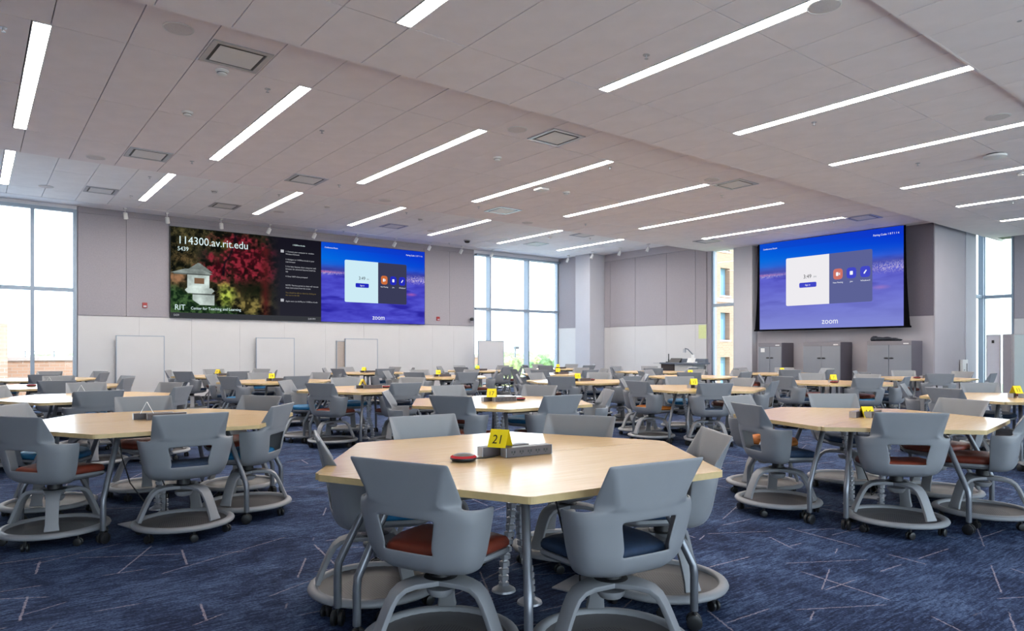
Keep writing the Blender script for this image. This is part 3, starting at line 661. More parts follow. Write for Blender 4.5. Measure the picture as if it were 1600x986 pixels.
# seat pan under the pad
def pad_outline(sx, y0, y1, r): return rpoly([(-sx * .86, y0), (sx * .86, y0), (sx, y1 - .06), (sx * .55, y1), (-sx * .55, y1), (-sx, y1 - .06)], [r, r, .05, .05, .05, .05], 4)
def cushion(poly, levels):
    c = Vector((0, .03)); n = len(poly); b = MB(); vs = []; fs = []
    for (k, z) in levels: vs += [((x - c.x) * k + c.x, (y - c.y) * k + c.y, z - (.018 * max(0, (y - .1) / .16) ** 2)) for x, y in poly]
    for i in range(len(levels) - 1):
        for j in range(n): fs.append((i * n + j, i * n + (j + 1) % n, (i + 1) * n + (j + 1) % n, (i + 1) * n + j))
    fs.append(tuple(range(n - 1, -1, -1))); fs.append(tuple((len(levels) - 1) * n + j for j in range(n)))
    return b.add(vs, fs)
po = rpoly([(-.165, -.165), (.165, -.165), (.222, .0), (.228, .19), (.12, .262), (-.12, .262), (-.228, .19), (-.222, .0)], [.06, .06, .05, .05, .05, .05, .05, .05], 4)
m_pan = cushion(po, [(.78, .414), (.95, .426), (1.01, .44), (1.0, .455), (.95, .456)]).mesh('seat_pan', M_SHELL, True)
pads = {}
for k_, m_ in PADS.items(): pads[k_] = cushion(po, [(.95, .455), (1.0, .465), (1.005, .482), (.97, .498), (.88, .506), (.6, .508), (.2, .504)]).mesh('seat_pad_' + k_, m_, True, 60)
m_hub = MB().lathe([(.03, .335), (.07, .337), (.075, .342), (.07, .347), (.045, .35), (.042, .405), (.02, .41)], 20).box(-.11, .11, -.09, .14, .398, .414).mesh('swivel_hub', M_BLACK, True)
m_hubw = MB().lathe([(.02, .262), (.045, .268), (.058, .285), (.06, .30)], 20).mesh('gas_bulb', M_BASE, True)
def legmesh():
    pts = [(0, .333, .085), (.08, .334, .078), (.13, .331, .062), (.17, .322, .055), (.20, .300, .050), (.222, .265, .048), (.245, .215, .047), (.268, .16, .048), (.285, .118, .056)]
    vs = []; fs = []
    for i, (r, z, hw) in enumerate(pts):
        a = pts[max(i - 1, 0)]; b = pts[min(i + 1, len(pts) - 1)]; d = Vector((b[0] - a[0], b[1] - a[1])).normalized(); nn = Vector((-d.y, d.x)); th = .012
        hw *= .80
        for (sy, sn) in ((-1, 1), (1, 1), (1, -1), (-1, -1)): vs.append((r + nn.x * th * sn, sy * hw * (1 if sn > 0 else .9), z + nn.y * th * sn))
    for i in range(len(pts) - 1):
        for k in range(4): fs.append((i * 4 + k, i * 4 + (k + 1) % 4, (i + 1) * 4 + (k + 1) % 4, (i + 1) * 4 + k))
    fs += [(3, 2, 1, 0), tuple(len(pts) * 4 - 4 + k for k in range(4))]
    me = MB().add(vs, fs).mesh('lr', M_BASE); o = bpy.data.objects.new('lr', me); COL.objects.link(o)
    bv = o.modifiers.new('b', 'BEVEL'); bv.width = .005; bv.segments = 2; bv.limit_method = 'ANGLE'; bv.angle_limit = R(40)
    me = bake(o, 'base_leg', M_BASE); 
    try: me.set_sharp_from_angle(angle=R(30))
    except Exception: pass
    return me
m_leg = legmesh()
m_ring = MB().lathe([(.280, .090), (.284, .104), (.292, .110), (.312, .109), (.328, .101), (.334, .089), (.328, .078), (.30, .071), (.276, .074)], 40, closed=True).mesh('base_ring', M_BASE, True, 60)
m_tray = MB().lathe([(.01, .072), (.18, .073), (.255, .078), (.284, .092), (.284, .086), (.255, .068), (.01, .064)], 40).mesh('foot_tray', M_TRAY, True, 30)
def caster(r, w2, hgt, name):
    b = MB()
    for s in (-1, 1):
        q = MB().lathe([(.006, 0), (r * .8, 0), (r, w2 * .15), (r, w2 * .8), (r * .75, w2), (.006, w2)], 16); q.xf(Matrix.Translation((s * (w2 * .1 + .003) - (w2 if s < 0 else 0), 0, r)) @ Matrix.Rotation(R(90), 4, 'Y')); b.add(q.v, q.f)
    b.tube([(0, .0, r * 1.1), (0, .0, hgt)], .009, 8); b.tube([(-w2, -.2 * r, r), (-w2 * .6, -.1 * r, r * 1.75), (0, 0, r * 2.15), (w2 * .6, -.1 * r, r * 1.75), (w2, -.2 * r, r)], .006, 6)
    return b.mesh(name, M_BLACK, True, 40)
m_cast = caster(.026, .018, .07, 'chair_caster')
PADSEQ = ['red', 'navy', 'red', 'blue', 'navy', 'red', 'blue', 'navy']
padword = {'red': 'rust-red', 'navy': 'navy', 'blue': 'bright blue', 'orange': 'orange'}
def chair(x, y, face, pad, label, baserot, group='swivel chairs around the tables', detail=True):
    t = empty('swivel_chair', (x, y, 0), face - R(90), label, 'chair', group)
    link('shell', m_shell, t); link('seat_pan', m_pan, t); link('seat_pad', pads[pad], t, label='%s seat pad' % padword[pad])
    link('swivel_hub', m_hub, t); link('hub_cap', m_hubw, t)
    br = baserot - (face - R(90))
    for k in range(3): link('leg', m_leg, t, None, (0, 0, br + k * 2 * PI / 3))
    link('base_ring', m_ring, t); link('foot_tray', m_tray, t, None, (0, 0, br))
    for k in range(6):
        a = br + R(30) + k * PI / 3; link('caster', m_cast, t, (.288 * math.cos(a), .288 * math.sin(a), 0), (0, 0, a + rng.uniform(-1.5, 1.5)))
    return t

# ---------------- table prototypes ----------------
RT = 1.05; CY = .46
def hexp(a, r=RT): return (r * math.cos(R(a)), r * math.sin(R(a)))
tp = [hexp(0), hexp(60), hexp(120), hexp(180)]
tp = [(tp[0][0] - .012, .003), (tp[0][0] - .004, .022)] + tp[1:3] + [(tp[3][0] + .004, .022), (tp[3][0] + .012, .003)]
poly = [(x, y - CY) for x, y in rpoly(tp, [.006, .01, .04, .04, .01, .006], 4)]
m_top = MB().prism(poly, .712, .740).mesh('table_top', M_TOP)
def ring_band(poly, o, z0, z1):
    n = len(poly); c = Vector((0, 0)); out = []
    for i in range(n):
        p = Vector(poly[i]); a = Vector(poly[i - 1]); b = Vector(poly[(i + 1) % n]); d = (b - a).normalized() if (b - a).length > 0 else Vector((1, 0)); out.append((p.x + d.y * o, p.y - d.x * o))
    vs = [(x, y, z0) for x, y in poly] + [(x, y, z1) for x, y in poly] + [(x, y, z0) for x, y in out] + [(x, y, z1) for x, y in out]; fs = []
    for i in range(n):
        j = (i + 1) % n; fs += [(2 * n + i, 2 * n + j, 3 * n + j, 3 * n + i), (n + i, 3 * n + i, 3 * n + j, n + j), (i, j, 2 * n + j, 2 * n + i)]
    return MB().add(vs, fs)
m_band = ring_band(poly, .0018, .7115, .7395).mesh('edge_band', M_EDGE)
def tleg(a):
    ca, sa = math.cos(R(a)), math.sin(R(a)); P = lambda r, z: (r * ca, r * sa - CY, z)
    return MB().tube([P(.70, .712), P(.80, .52), P(.895, .335), P(.915, .295), P(.92, .25), P(.92, .085)], .0185, 12).mesh('table_leg', M_LEG, True)
LA = [8, 60, 120, 172]; m_tl = [tleg(a) for a in LA]
m_tc = caster(.036, .024, .09, 'table_caster')
m_beam = MB().box(-.62, .62, .20 - CY, .24 - CY, .672, .711).box(-.36, .36, .62 - CY, .66 - CY, .672, .711).mesh('support_beam', M_BLACK)
def spine(dx):
    b = MB(); n = 19; pth = []
    for i in range(n):
        t = i / (n - 1); z = .69 - t * .655; x = dx + .05 * math.sin(t * 5); y = .15 - CY + .04 * math.sin(t * 4 + 1); pth.append((x, y, z))
        b.lathe([(.024, -.013), (.028, -.011), (.028, .011), (.024, .013)], 8, (x, y, z))
    b.tube(pth, .014, 6)
    x = dx + .05 * math.sin(5); y = .15 - CY + .04 * math.sin(5)
    b.lathe([(.065, 0), (.062, .010), (.03, .03), (.02, .034)], 20, (x, y, 0))
    return b.mesh('cable_spine', M_SILVER, True, 40)
m_spine = spine(.04)
m_strip = MB().prism(rrect(-.14, .14, -.028, .028, .004), .002, .050).mesh('strip_body', M_STRIP)
m_scap = MB().prism(rrect(-.0015, .0015, -.0275, .0275, .001), .002, .0495).mesh('end_cap', M_SILVER)
m_out = MB().box(-.012, -.004, -.0292, -.028, -.006, .006).box(.004, .012, -.0292, -.028, -.006, .006).box(-.003, .003, -.0292, -.028, -.014, -.008).mesh('outlet', M_BLACK)
def digit_card(x, y, z, yaw, num, label, white=False):
    t = empty('number_card', (x, y, z), yaw, label, 'number card', 'table number cards')
    a = .045; h = .088; w2 = .05; th = .0012
    for s in (-1, 1):
        vs = [(-w2, s * a, 0), (w2, s * a, 0), (w2, s * th, h), (-w2, s * th, h)]; vs += [(q[0], q[1] + s * .0015, q[2]) for q in vs]
        link('card_panel', MB().add(vs, [(0, 1, 2, 3), (7, 6, 5, 4), (0, 4, 5, 1), (1, 5, 6, 2), (2, 6, 7, 3), (3, 7, 4, 0)]).mesh('card', M_WHITE if white else M_YEL), t)
    if num:
        al = math.atan2(h, a); M = Matrix.Translation((0, -a - .0028, 0)) @ Matrix.Rotation(al, 4, 'X') @ Matrix.Translation((0, .022, .0))
        TEXTS_M(num, .068, M_INK, M, t, 'CENTER', 'number')
    return t
m_puck = MB().lathe([(.02, 0), (.05, .003), (.058, .012), (.057, .017)], 28).mesh('puck_body', M_BLACK, True)
m_puckr = MB().lathe([(.0565, .0175), (.0565, .020), (.052, .0235), (.046, .0265)], 28).mesh('light_ring', emis('puck_red', (.55, .05, .06, 1), .8), True)
m_puckt = MB().lathe([(.047, .026), (.03, .033), (.005, .036)], 28).mesh('puck_top', M_BLACK, True)

# name, X, Y, angle, number, card mode, label phrase
TB = [('21', 2.24, 2.83, 174.6), ('16', 5.82, 2.70, 189), ('11', 9.7, 2.75, 190), ('L1', 1.19, 6.08, 177), ('17', 4.50, 5.98, 178), ('12', 8.45, 6.40, 203), ('7', 11.85, 6.05, 203), ('R', 15.15, 5.95, 187),
      ('L2', 1.12, 9.6, 177), ('18', 4.55, 9.2, 177), ('13', 8.75, 9.15, 183), ('8', 12.25, 9.35, 187), ('3', 15.6, 9.2, 185), ('L3', 1.05, 12.95, 177), ('19', 4.4, 12.6, 177), ('14', 7.95, 12.6, 177), ('9', 11.15, 12.35, 177), ('P', 14.3, 12.2, 190),
      ('L4', 1.1, 16.3, 177), ('20', 4.4, 16.1, 177), ('15', 7.95, 16.15, 177), ('10', 11.3, 15.9, 177), ('5', 14.5, 16.1, 180)]
desc = {'21': 'the front centre table', '16': 'the right front table', '11': 'the table at the right frame edge', 'L1': 'the left front table', '17': 'the table just behind front centre',
        '12': 'the second table before the lectern', '7': 'the table before the middle cabinet', 'R': 'the table before the wide cabinet', 'L2': 'the left column table, second back', 'L3': 'the left column table, third back',
        'L4': 'the left column table nearest the window', '18': 'the nearest table below the video wall', '13': 'the table before the grey corner column', '8': 'the first table before the lectern', '3': 'the table before the narrow cabinet',
        '19': 'the nearer table before the middle whiteboard', '20': 'the farther table before the middle whiteboard', '14': 'the table under the blue picture end', '15': 'the far table by the rightmost whiteboard', '9': 'the nearer table before the centre window',
        'P': 'the table left of the lectern', '10': 'the table beside the rolling whiteboard', '5': 'the farther table before the centre window'}
chairs_at = {
    '21': {0: ('red', .794, 3.6, 52 + 180 - 60, -6), 1: ('navy', .845, -5.5, 52 + 180 + 66, 4), 2: ('navy', .76, -3, 10, 3), 3: ('navy', .72, 2, 70), 4: ('navy', .80, 2, 20), 5: ('blue', .73, 2, 40, 14)},
    '16': {0: ('red', .745, 1, 250), 1: ('red', .80, 4, 160), 2: ('red', .78, 0, 300), 5: ('navy', .80, -6, 40)},
    'L1': {0: ('red', .88, 5, 262), 1: ('navy', .82, 2, 300), 2: ('blue', .72, -10, 220), 3: ('red', .8, 0, 10), 4: ('red', .8, 0, 20), 5: ('blue', .85, 0, 10)},
    '18': {0: ('red', .80, 0, 200), 1: ('red', .8, 4, 220)}, '17': {0: ('red', .8, 0, 200), 1: ('red', .8, 0, 220)}}
side = ['left near side', 'near side', 'right near side', 'right far side', 'far side', 'left far side']
def sidename(ang):
    """which side of the table, as the camera sees it"""
    d = (ang - math.degrees(YAW)) % 360
    names = [(0, 'far'), (60, 'far left'), (120, 'near left'), (180, 'near'), (240, 'near right'), (300, 'far right'), (360, 'far')]
    return min(names, key=lambda q: abs(q[0] - d))[1]
GT = 'half-hexagon tables'
ci = 0
for ti, (key, X, Y, A) in enumerate(TB):
    ds = desc.get(key, 'table ' + key)
    fw_t = X * CC + Y * SS
    for hi, off in enumerate((0, 180)):
        rz = R(A + off); cx = X - math.sin(rz) * CY; cy = Y + math.cos(rz) * CY
        mid = A + off + 90; dd = (mid - 52) % 360; near = 90 < dd < 270
        t = empty('half_hexagon_table', (cx, cy, 0), rz, 'maple-top half-hexagon table, %s half of %s' % ('near' if near else 'far', ds), 'table', GT)
        tt = link('table_top', m_top, t); link('edge_band', m_band, tt)
        for k in range(4):
            lg = link('leg', m_tl[k], t); a = LA[k]
            link('caster', m_tc, lg, (.92 * math.cos(R(a)), .92 * math.sin(R(a)) - CY, 0), (0, 0, rng.uniform(0, 6)))
        link('support_beam', m_beam, t)
        link('cable_spine', m_spine, t, kind='stuff')
    # things on the table
    sa = R(A - 180); u = Vector((math.cos(sa), math.sin(sa))); v = Vector((-u.y, u.x)); nearv = v if (v.x * CC + v.y * SS) < 0 else -v
    for si, (du, dv, wd) in enumerate(((.035, .045, 'near'), (-.05, -.045, 'far'))):
        p = Vector((X, Y)) + u * du + nearv * dv
        rot = sa if (v == -nearv) else sa + PI
        s = empty('power_strip', (p.x, p.y, .740), rot, '%s dark power strip on %s' % (wd, ds), 'power strip', 'power strips on the tables')
        link('strip_body', m_strip, s); link('end_cap', m_scap, s, (-.1417, 0, 0)); link('end_cap', m_scap, s, (.1417, 0, 0))
        if fw_t < 8 and si == 0:
            for q in range(5): link('outlet', m_out, s, (-.10 + .05 * q, 0, .028))
    num = key if key.isdigit() else ''
    white = key.startswith('L')
    cyaw = YAW - R(90) + (R(90) if white else R(rng.uniform(-18, 18)))
    if key == '21': cyaw = YAW - R(90) - R(24)
    if key == '16': cyaw = YAW - R(90) + R(8)
    if key == '18': cyaw = YAW - R(90) + R(-62)
    p = Vector((X, Y)) - u * (.10 if key != '16' else .0) + nearv * 0
    if key == '16': p = Vector((X, Y)) + u * .0 + nearv * .09
    if key == '16': p = Vector(at(1354, 652, .74))
    if white: cyaw = math.atan2(p.y, p.x)
    if key not in ('R', 'P'):
        digit_card(p.x, p.y, .7905 if key != '16' else .7405, cyaw, num, ('white edge-on number card on ' if white else 'yellow number card%s on ' % (' ' + num if key in ('21', '16', '17', '11', '12', '7', '19', '13') else '')) + ds, white)
    p = Vector((X, Y)) - u * .33 + nearv * .03 if key in ('21', 'L3', '7', 'R') else Vector((X, Y)) + u * .27 - nearv * .0
    if key == '16': p = Vector((X, Y)) + nearv * .19 + u * .08
    if key in ('21', '16', '17', '18', '13', '7', 'R', 'L3', '11', '12'):
        pk = empty('conference_puck', (p.x, p.y, .740), 0, 'black round microphone with red ring on ' + ds, 'microphone', 'conference pucks on the tables')
        pk.scale = (1.15, 1.15, 1.1); link('puck_body', m_puck, pk); link('light_ring', m_puckr, pk); link('puck_top', m_puckt, pk)
        if key == '21':
            d = (Vector((X, Y)) - p).normalized()
            link('cord', MB().tube([(d.x * .055, d.y * .055, .006), (d.x * .1 + .01, d.y * .1 - .01, .004), (d.x * .15, d.y * .15, .004), (d.x * .185, d.y * .185, .006)], .0035, 6).mesh('cord', M_BLACK, True), pk)
    # chairs on the six sides
    for k in range(6):
        am = A + 30 + 60 * k; spec = chairs_at.get(key, {}).get(k)
        pad = PADSEQ[(ti * 5 + k * 3 + k // 2) % 8]; rho = .86 + rng.uniform(-.06, .10); da = rng.uniform(-5, 5); br = rng.uniform(0, 120); tw = rng.uniform(-14, 14)
        if key == '16' and k == 4: pad = 'orange'
        if spec: pad, rho, da, br = spec[:4]; tw = spec[4] if len(spec) > 4 else rng.uniform(-3, 3)
        if key == '12' and k == 5: pad = 'orange'
        a = R(am + da); x, y = X + rho * math.cos(a), Y + rho * math.sin(a)
        vis = padword[pad] if spec else None
        sd_n = sidename(am)
        lab = 'grey%s swivel chair, %s side of %s' % (' %s-padded' % padword[pad] if spec and k in (0, 1, 2, 5) else '', sd_n, ds)
        chair(x, y, a + PI + R(tw), pad, lab, R(br)); ci += 1
chair(*at(1083, 594, .36), R(200), 'navy', 'pale grey swivel chair right behind the lectern', 0.3, group=None) if False else None
chair(16.6, 12.5, R(215), 'navy', 'grey swivel chair standing behind the lectern by the brick-view window', .4)

# ---------------- whiteboards ----------------
def whiteboard(x0, x1, y, z0, z1, label, stand=True, m=M_LOW, lean=0):
    t = empty('mobile_whiteboard', ((x0 + x1) / 2, y, 0), 0, label, 'whiteboard', 'mobile whiteboards'); a = (x1 - x0) / 2; f = .018
    link('board_surface', MB().box(-a + f, a - f, -.008, .008, z0 + f, z1 - f).mesh('board', m), t)
    link('board_frame', MB().box(-a, -a + f, -.014, .014, z0, z1).box(a - f, a, -.014, .014, z0, z1).box(-a + f, a - f, -.014, .014, z1 - f, z1).box(-a + f, a - f, -.014, .014, z0, z0 + f).mesh('frame', M_FRAME), t)
    if stand:
        for s in (-1, 1): link('stand_leg', MB().box(s * (a - .05) - .015, s * (a - .05) + .015, -.012, .012, .05, z0 + .01).box(s * (a - .05) - .02, s * (a - .05) + .02, -.25, .1, .0, .05).mesh('stand', M_SILVER), t)
M_BROWN = mat('brown_board', (.42, .36, .32, 1), .7, noise=.03)
for (pa, pb, py, lb) in [(181, 257, 524, 'wide whiteboard leaning by the back wall, below the garden picture left end'), (400, 460, 527.5, 'whiteboard on the back wall, middle one of three'), (539, 590, 529, 'whiteboard on the back wall, rightmost under the video wall')]:
    xa, z1 = onY(pa, py, YB - .15); xb, _ = onY(pb, py, YB - .15); whiteboard(xa, xb, YB - .15, .15, z1, lb)
xa, z1 = onY(526, 531, YB - .09); whiteboard(xa, xa + .6, YB - .075, .15, z1 - .03, 'brown-backed board half hidden behind the rightmost wall whiteboard', True, M_BROWN)
xa, z1 = onY(747, 532, 18.4); xb, _ = onY(787, 532, 18.4); whiteboard(xa, xb, 18.4, .25, z1, 'rolling whiteboard standing before the centre window', True, mat('board_grey', (.55, .55, .58, 1), .5, noise=.01))

# ---------------- cabinets and right side ----------------
def cabinet(px0, px1, py, label, x_front=17.58, back=18.2, stick=None):
    ya, z = onX(px0, py, x_front); yb_, _ = onX(px1, py, x_front); D = back - x_front; W_ = ya - yb_; mid = (ya + yb_) / 2
    t = empty('storage_cabinet', (x_front + D / 2, mid, 0), 0, label, 'cabinet', 'grey steel storage cabinets')
    body = MB().prism(rpoly([(-D / 2 + .02, .02), (-D / 2 + .02, z - .02), (-D / 2 + .02, z), (D / 2, z), (D / 2, .02)][:1] + [(-D / 2 + .02, z), (D / 2, z), (D / 2, .02)], [.002, .03, .03, .002]), -W_ / 2, W_ / 2)
    body.v = [(x, zz, y) for x, y, zz in body.v]
    link('cabinet_body', body.mesh('body', M_CABD), t)
    link('top_rail', MB().box(-D / 2 - .003, -D / 2 + .022, -W_ / 2, W_ / 2, z - .10, z - .005).mesh('rail', mat('cab_rail', (.20, .19, .22, 1), .5, noise=.02)), t)
    for s in (-1, 1):
        d = link('door', MB().box(-D / 2 - .006, -D / 2 + .018, min(0, s * W_ / 2) + .004, max(0, s * W_ / 2) - .004, .06, z - .105).mesh('door', M_CAB), t)
        link('handle', MB().lathe([(.02, 0), (.055, .004), (.05, .014), (.02, .018)], 16).xf(Matrix.Translation((-D / 2 - .006, s * .06, z - .42)) @ Matrix.Rotation(R(-90), 4, 'Y') @ Matrix.Diagonal((.35, 1, 1, 1))).mesh('handle', M_BLACK, True), d)
    link('label_plate', MB().box(-D / 2 - .006, -D / 2 - .003, -W_ / 2 + .06, -W_ / 2 + .18, z - .08, z - .055).mesh('plate', M_WHITE), t)
    if stick: link('sticker', MB().box(-D / 2 - .009, -D / 2 - .006, W_ / 2 - .2, W_ / 2 - .08, z - .26, z - .15).mesh('stk', M_WHITE), t)
    return t, mid, z
cabinet(1185, 1221, 536, 'narrow grey steel cabinet, leftmost below the projection screen', stick=True)
cabinet(1255, 1313, 535, 'grey steel double-door cabinet, middle of three below the screen')
t, mid, z3 = cabinet(1355, 1424, 533, 'wide grey steel cabinet with a dark cloth bundle on top')
def blob(name, pts, m, seed=1, sub=2, amp=.15, smooth=True):
    bm = bmesh.new(); r_ = random.Random(seed)
    for (x, y, z, a, b, c) in pts:
        M = Matrix.Translation((x, y, z)) @ Matrix.Diagonal((a, b, c, 1)); res = bmesh.ops.create_icosphere(bm, subdivisions=sub, radius=1)
        for v_ in res['verts']: v_.co *= 1 + r_.uniform(-amp, amp); v_.co = M @ v_.co
    me = bpy.data.meshes.new(name); bm.to_mesh(me); bm.free(); me.materials.append(m)
    if smooth: me.shade_smooth()
    return me
M_BAG = mat('black_fabric', (.01, .013, .022, 1), .8, noise=.3, scale=20, bump=.4, bscale=20)
bw = [(0, .30, .05, .10, .10, .08), (0, .18, .045, .13, .12, .06), (0, .02, .05, .13, .14, .055), (.01, -.14, .035, .12, .12, .045), (0, -.26, .025, .10, .08, .028)]
tag(link('cloth_bundle', blob('bundle', bw, M_BAG, 5, 3, .05), None, (17.85, mid + .15, z3 + .0)), 'dark blue-black cloth bundle lying on the widest cabinet', 'bag')
# tall boards/partitions at the right edge
def partition(x, y0, y1, z1, m, label, notch=False):
    t = empty('mobile_partition', (x, (y0 + y1) / 2, 0), 0, label, 'partition', 'tall panels at the right edge'); a = (y1 - y0) / 2
    link('panel', MB().box(-.02, .02, -a + .02, a - .02, .08, z1 - .02).mesh('panel', m), t)
    link('panel_frame', MB().box(-.026, .026, -a, -a + .02, .03, z1).box(-.026, .026, a - .02, a, .03, z1).box(-.026, .026, -a + .02, a - .02, z1 - .02, z1).box(-.2, .2, -a, -a + .03, 0, .03).box(-.2, .2, a - .03, a, 0, .03).mesh('pframe', M_SILVER), t)
    if notch: link('latch', MB().box(-.03, -.02, a - .16, a - .11, z1 - .2, z1 - .13).mesh('latch', M_BLACK), t)
M_P1 = mat('panel_pale', (.50, .52, .60, 1), .4, noise=.02); M_P2 = mat('panel_grey', (.28, .27, .31, 1), .5, noise=.03); M_P3 = mat('panel_glass_green', (.42, .52, .56, 1), .3, noise=.01)
ya, z = onX(1541.5, 523, 18.6); yb_, _ = onX(1563.5, 523, 18.6); partition(18.6, yb_, ya, z, M_P1, 'tall pale panel with small dark latch, leftmost at the right edge', True)
ya, z = onX(1567, 522, 18.5); yb_, _ = onX(1583, 522, 18.5); partition(18.5, yb_, ya, z, M_P2, 'narrow darker grey tall panel between two pale panels')
ya, z = onX(1584, 522, 18.4); partition(18.4, ya - 1.3, ya, z, M_P3, 'tall pale green-grey board cut by the right frame edge')
# wall box on the pier, poster, alarms, camera
xw, zw = onY(1511, 565, YF - .03); t = empty('wall_console', (20.0, YF - .03, .55), 0, 'white wall-mounted console on the pier by the right window', 'console')
link('console_body', MB().box(-.27, .07, -.06, 0, -.4, .52).mesh('cons', M_WHITE), t); link('slot', MB().box(-.02, .02, -.065, -.06, -.3, .42).mesh('slot', M_GRID), t)
for zz in (.1, .25): link('button', MB().box(-.2, -.13, -.065, -.06, zz, zz + .015).mesh('btn', M_GRID), t)
ya, z1 = onX(1091.5, 508, XR - .03); yb_, z0 = onX(1103.5, 529, XR - .03)
t = empty('notice_sheet', (XR - .026, (ya + yb_) / 2, (z0 + z1) / 2), 0, 'pale yellow-green paper notice on the wall beside the narrow window', 'notice')
link('paper', MB().box(-.003, 0, -(ya - yb_) / 2, (ya - yb_) / 2, -(z1 - z0) / 2, (z1 - z0) / 2).mesh('paper', mat('notice_paper', (.62, .68, .34, 1), .8, noise=.02)), t)
for (px, py, lb) in [(226, 477, 'dark red fire alarm on the back wall left of the video wall'), (684, 498, 'dark red fire alarm right of the video wall')]:
    x, z = onY(px, py, YB - .03); t = empty('fire_alarm', (x, YB - .031, z), 0, lb, 'alarm', 'fire alarm strobes')
    link('alarm_body', MB().prism(rrect(-.055, .055, -.065, .065, .01), 0, .04).xf(Matrix.Rotation(R(90), 4, 'X')).mesh('al', M_RED), t)
    link('strobe', MB().box(-.035, .035, -.048, -.04, -.045, -.01).mesh('st', M_SILVER), t)
x, z = onY(734, 501, YB - .03); t = empty('wall_camera', (x, YB - .03, z), 0, 'small dark camera on a bracket at the edge of the centre window', 'camera')
link('bracket', MB().box(-.04, .04, -.12, 0, -.05, -.03).mesh('br', M_SILVER), t); link('camera_head', MB().lathe([(.05, -.04), (.065, 0), (.055, .05), (.02, .07)], 16).xf(Matrix.Translation((0, -.13, .03))).mesh('ch', M_BLACK, True), t)

# ---------------- lectern ----------------
lx = 16.7; ya, _ = onX(1041, 566, lx); yb_, _ = onX(1097, 566, lx); ly = (ya + yb_) / 2; lw = (ya - yb_) / 2
t = empty('lectern', (lx, ly, 0), 0, 'grey teaching lectern with dark side box, in front of the pale right wall', 'lectern')
M_LECT = mat('lectern_laminate', (.50, .50, .50, 1), .5, noise=.03); M_LTOP = mat('lectern_top', (.13, .15, .19, 1), .4, noise=.05)
link('cabinet_base', MB().box(-.3, .3, -lw + .1, lw * .15, .02, .90).mesh('lb', M_LECT), t); link('rack_window', MB().box(-.3, .3, lw * .2, lw - .05, .62, .90).mesh('rk', mat('rack_dark', (.05, .04, .04, 1), .3, noise=.1)), t)
link('rack_base', MB().box(-.28, .3, lw * .2, lw - .05, .02, .62).mesh('rb', M_LECT), t); link('work_surface', MB().prism(rrect(-.36, .36, -lw - .05, lw, .08), .90, .945).mesh('ws', M_LTOP), t)
link('back_hood', MB().box(.2, .34, -lw * .95, lw * .6, .945, 1.06).mesh('bh', M_LTOP), t); link('flip_shelf', MB().box(-.15, .2, lw, lw + .38, .905, .93).mesh('fs', M_SILVER), t)
def on_lect(name, lb, cat, dy, parts, dx=0):
    q = empty(name, (lx + dx, ly + dy, .945), 0, lb, cat)
    for nm, mb, m in parts: link(nm, mb.mesh(nm, m), q)
on_lect('touch_monitor', 'small tilted dark touch monitor on the lectern left end', 'monitor', lw * .45, [('screen_housing', MB().add([(-.1, -.2, .0), (-.1, .2, .0), (.03, .2, .13), (.03, -.2, .13), (.0, -.2, .0), (.0, .2, 0), (.05, .2, .12), (.05, -.2, .12)], [(0, 1, 2, 3), (7, 6, 5, 4), (0, 4, 5, 1), (2, 6, 7, 3), (1, 5, 6, 2), (0, 3, 7, 4)]), M_BLACK)])
on_lect('paper_stack', 'two white paper sheets propped on the lectern', 'paper', -.12, [('sheet', MB().add([(-.04, -.30, .005), (-.04, -.02, .005), (.02, -.02, .14), (.02, -.30, .14), (-.035, -.3, .005), (-.035, -.02, .005), (.025, -.02, .14), (.025, -.3, .14)], [(0, 1, 2, 3), (7, 6, 5, 4), (0, 4, 5, 1), (2, 6, 7, 3), (1, 5, 6, 2), (0, 3, 7, 4)]), M_WHITE)])
on_lect('document_camera', 'white document camera with folded grey arm on the lectern', 'camera', -lw * .5, [('stand', MB().box(-.1, .08, -.1, .08, 0, .03).box(-.03, .03, -.035, .035, .03, .24), M_WHITE), ('arm', MB().tube([(0, 0, .24), (0, .18, .40), (0, .28, .42)], .017, 8), M_LTOP), ('camera_head', MB().box(-.035, .035, .26, .33, .30, .41), M_SILVER)])
on_lect('desk_microphone', 'slim black microphone standing at the lectern left corner', 'microphone', lw * .86, [('mic_base', MB().box(-.06, .06, -.06, .06, 0, .025), M_BLACK), ('mic_stem', MB().tube([(0, 0, .02), (0, .0, .10)], .022, 8).tube([(0, 0, .10), (0, 0, .26)], .016, 8), M_BLACK)])

# floor boxes under the tables
for (x, y, lb) in [(2.62, 2.75, 'small metal floor box with cords under the front centre table'), (6.25, 2.85, 'small metal floor box with cords under the right front table'), (1.0, 5.75, 'small metal floor box under the nearest left table')]:
    t = empty('floor_box', (x, y, 0), .3, lb, 'floor box'); link('cover_plate', MB().box(-.13, .13, -.1, .1, 0, .008).mesh('cp', M_SILVER), t)
    link('cord', MB().tube([(0, 0, .01), (.05, .03, .12), (-.05, .08, .3), (-.1, .1, .5), (-.12, .1, .66)], .005, 6).tube([(.03, 0, .01), (.15, -.05, .06), (.1, -.15, .25), (-.02, -.1, .62)], .004, 6).mesh('cd', M_BLACK, True), t)

# ---------------- outdoors ----------------
bx('ground', mat('grass_ground', (.30, .34, .16, 1), .95, noise=.2, scale=.2), (-80, 260, 20.5, 300, -9.2, -9), kind='structure')
bx('ground', MATS['grass_ground'], (19, 260, -80, 20.5, -9.2, -9), kind='structure')
bx('roof_terrace', mat('pale_roof', (.72, .72, .70, 1), .9, noise=.05, scale=2), (XL - 6, 30, 20.0, 29.4, -.9, -.6), kind='structure')
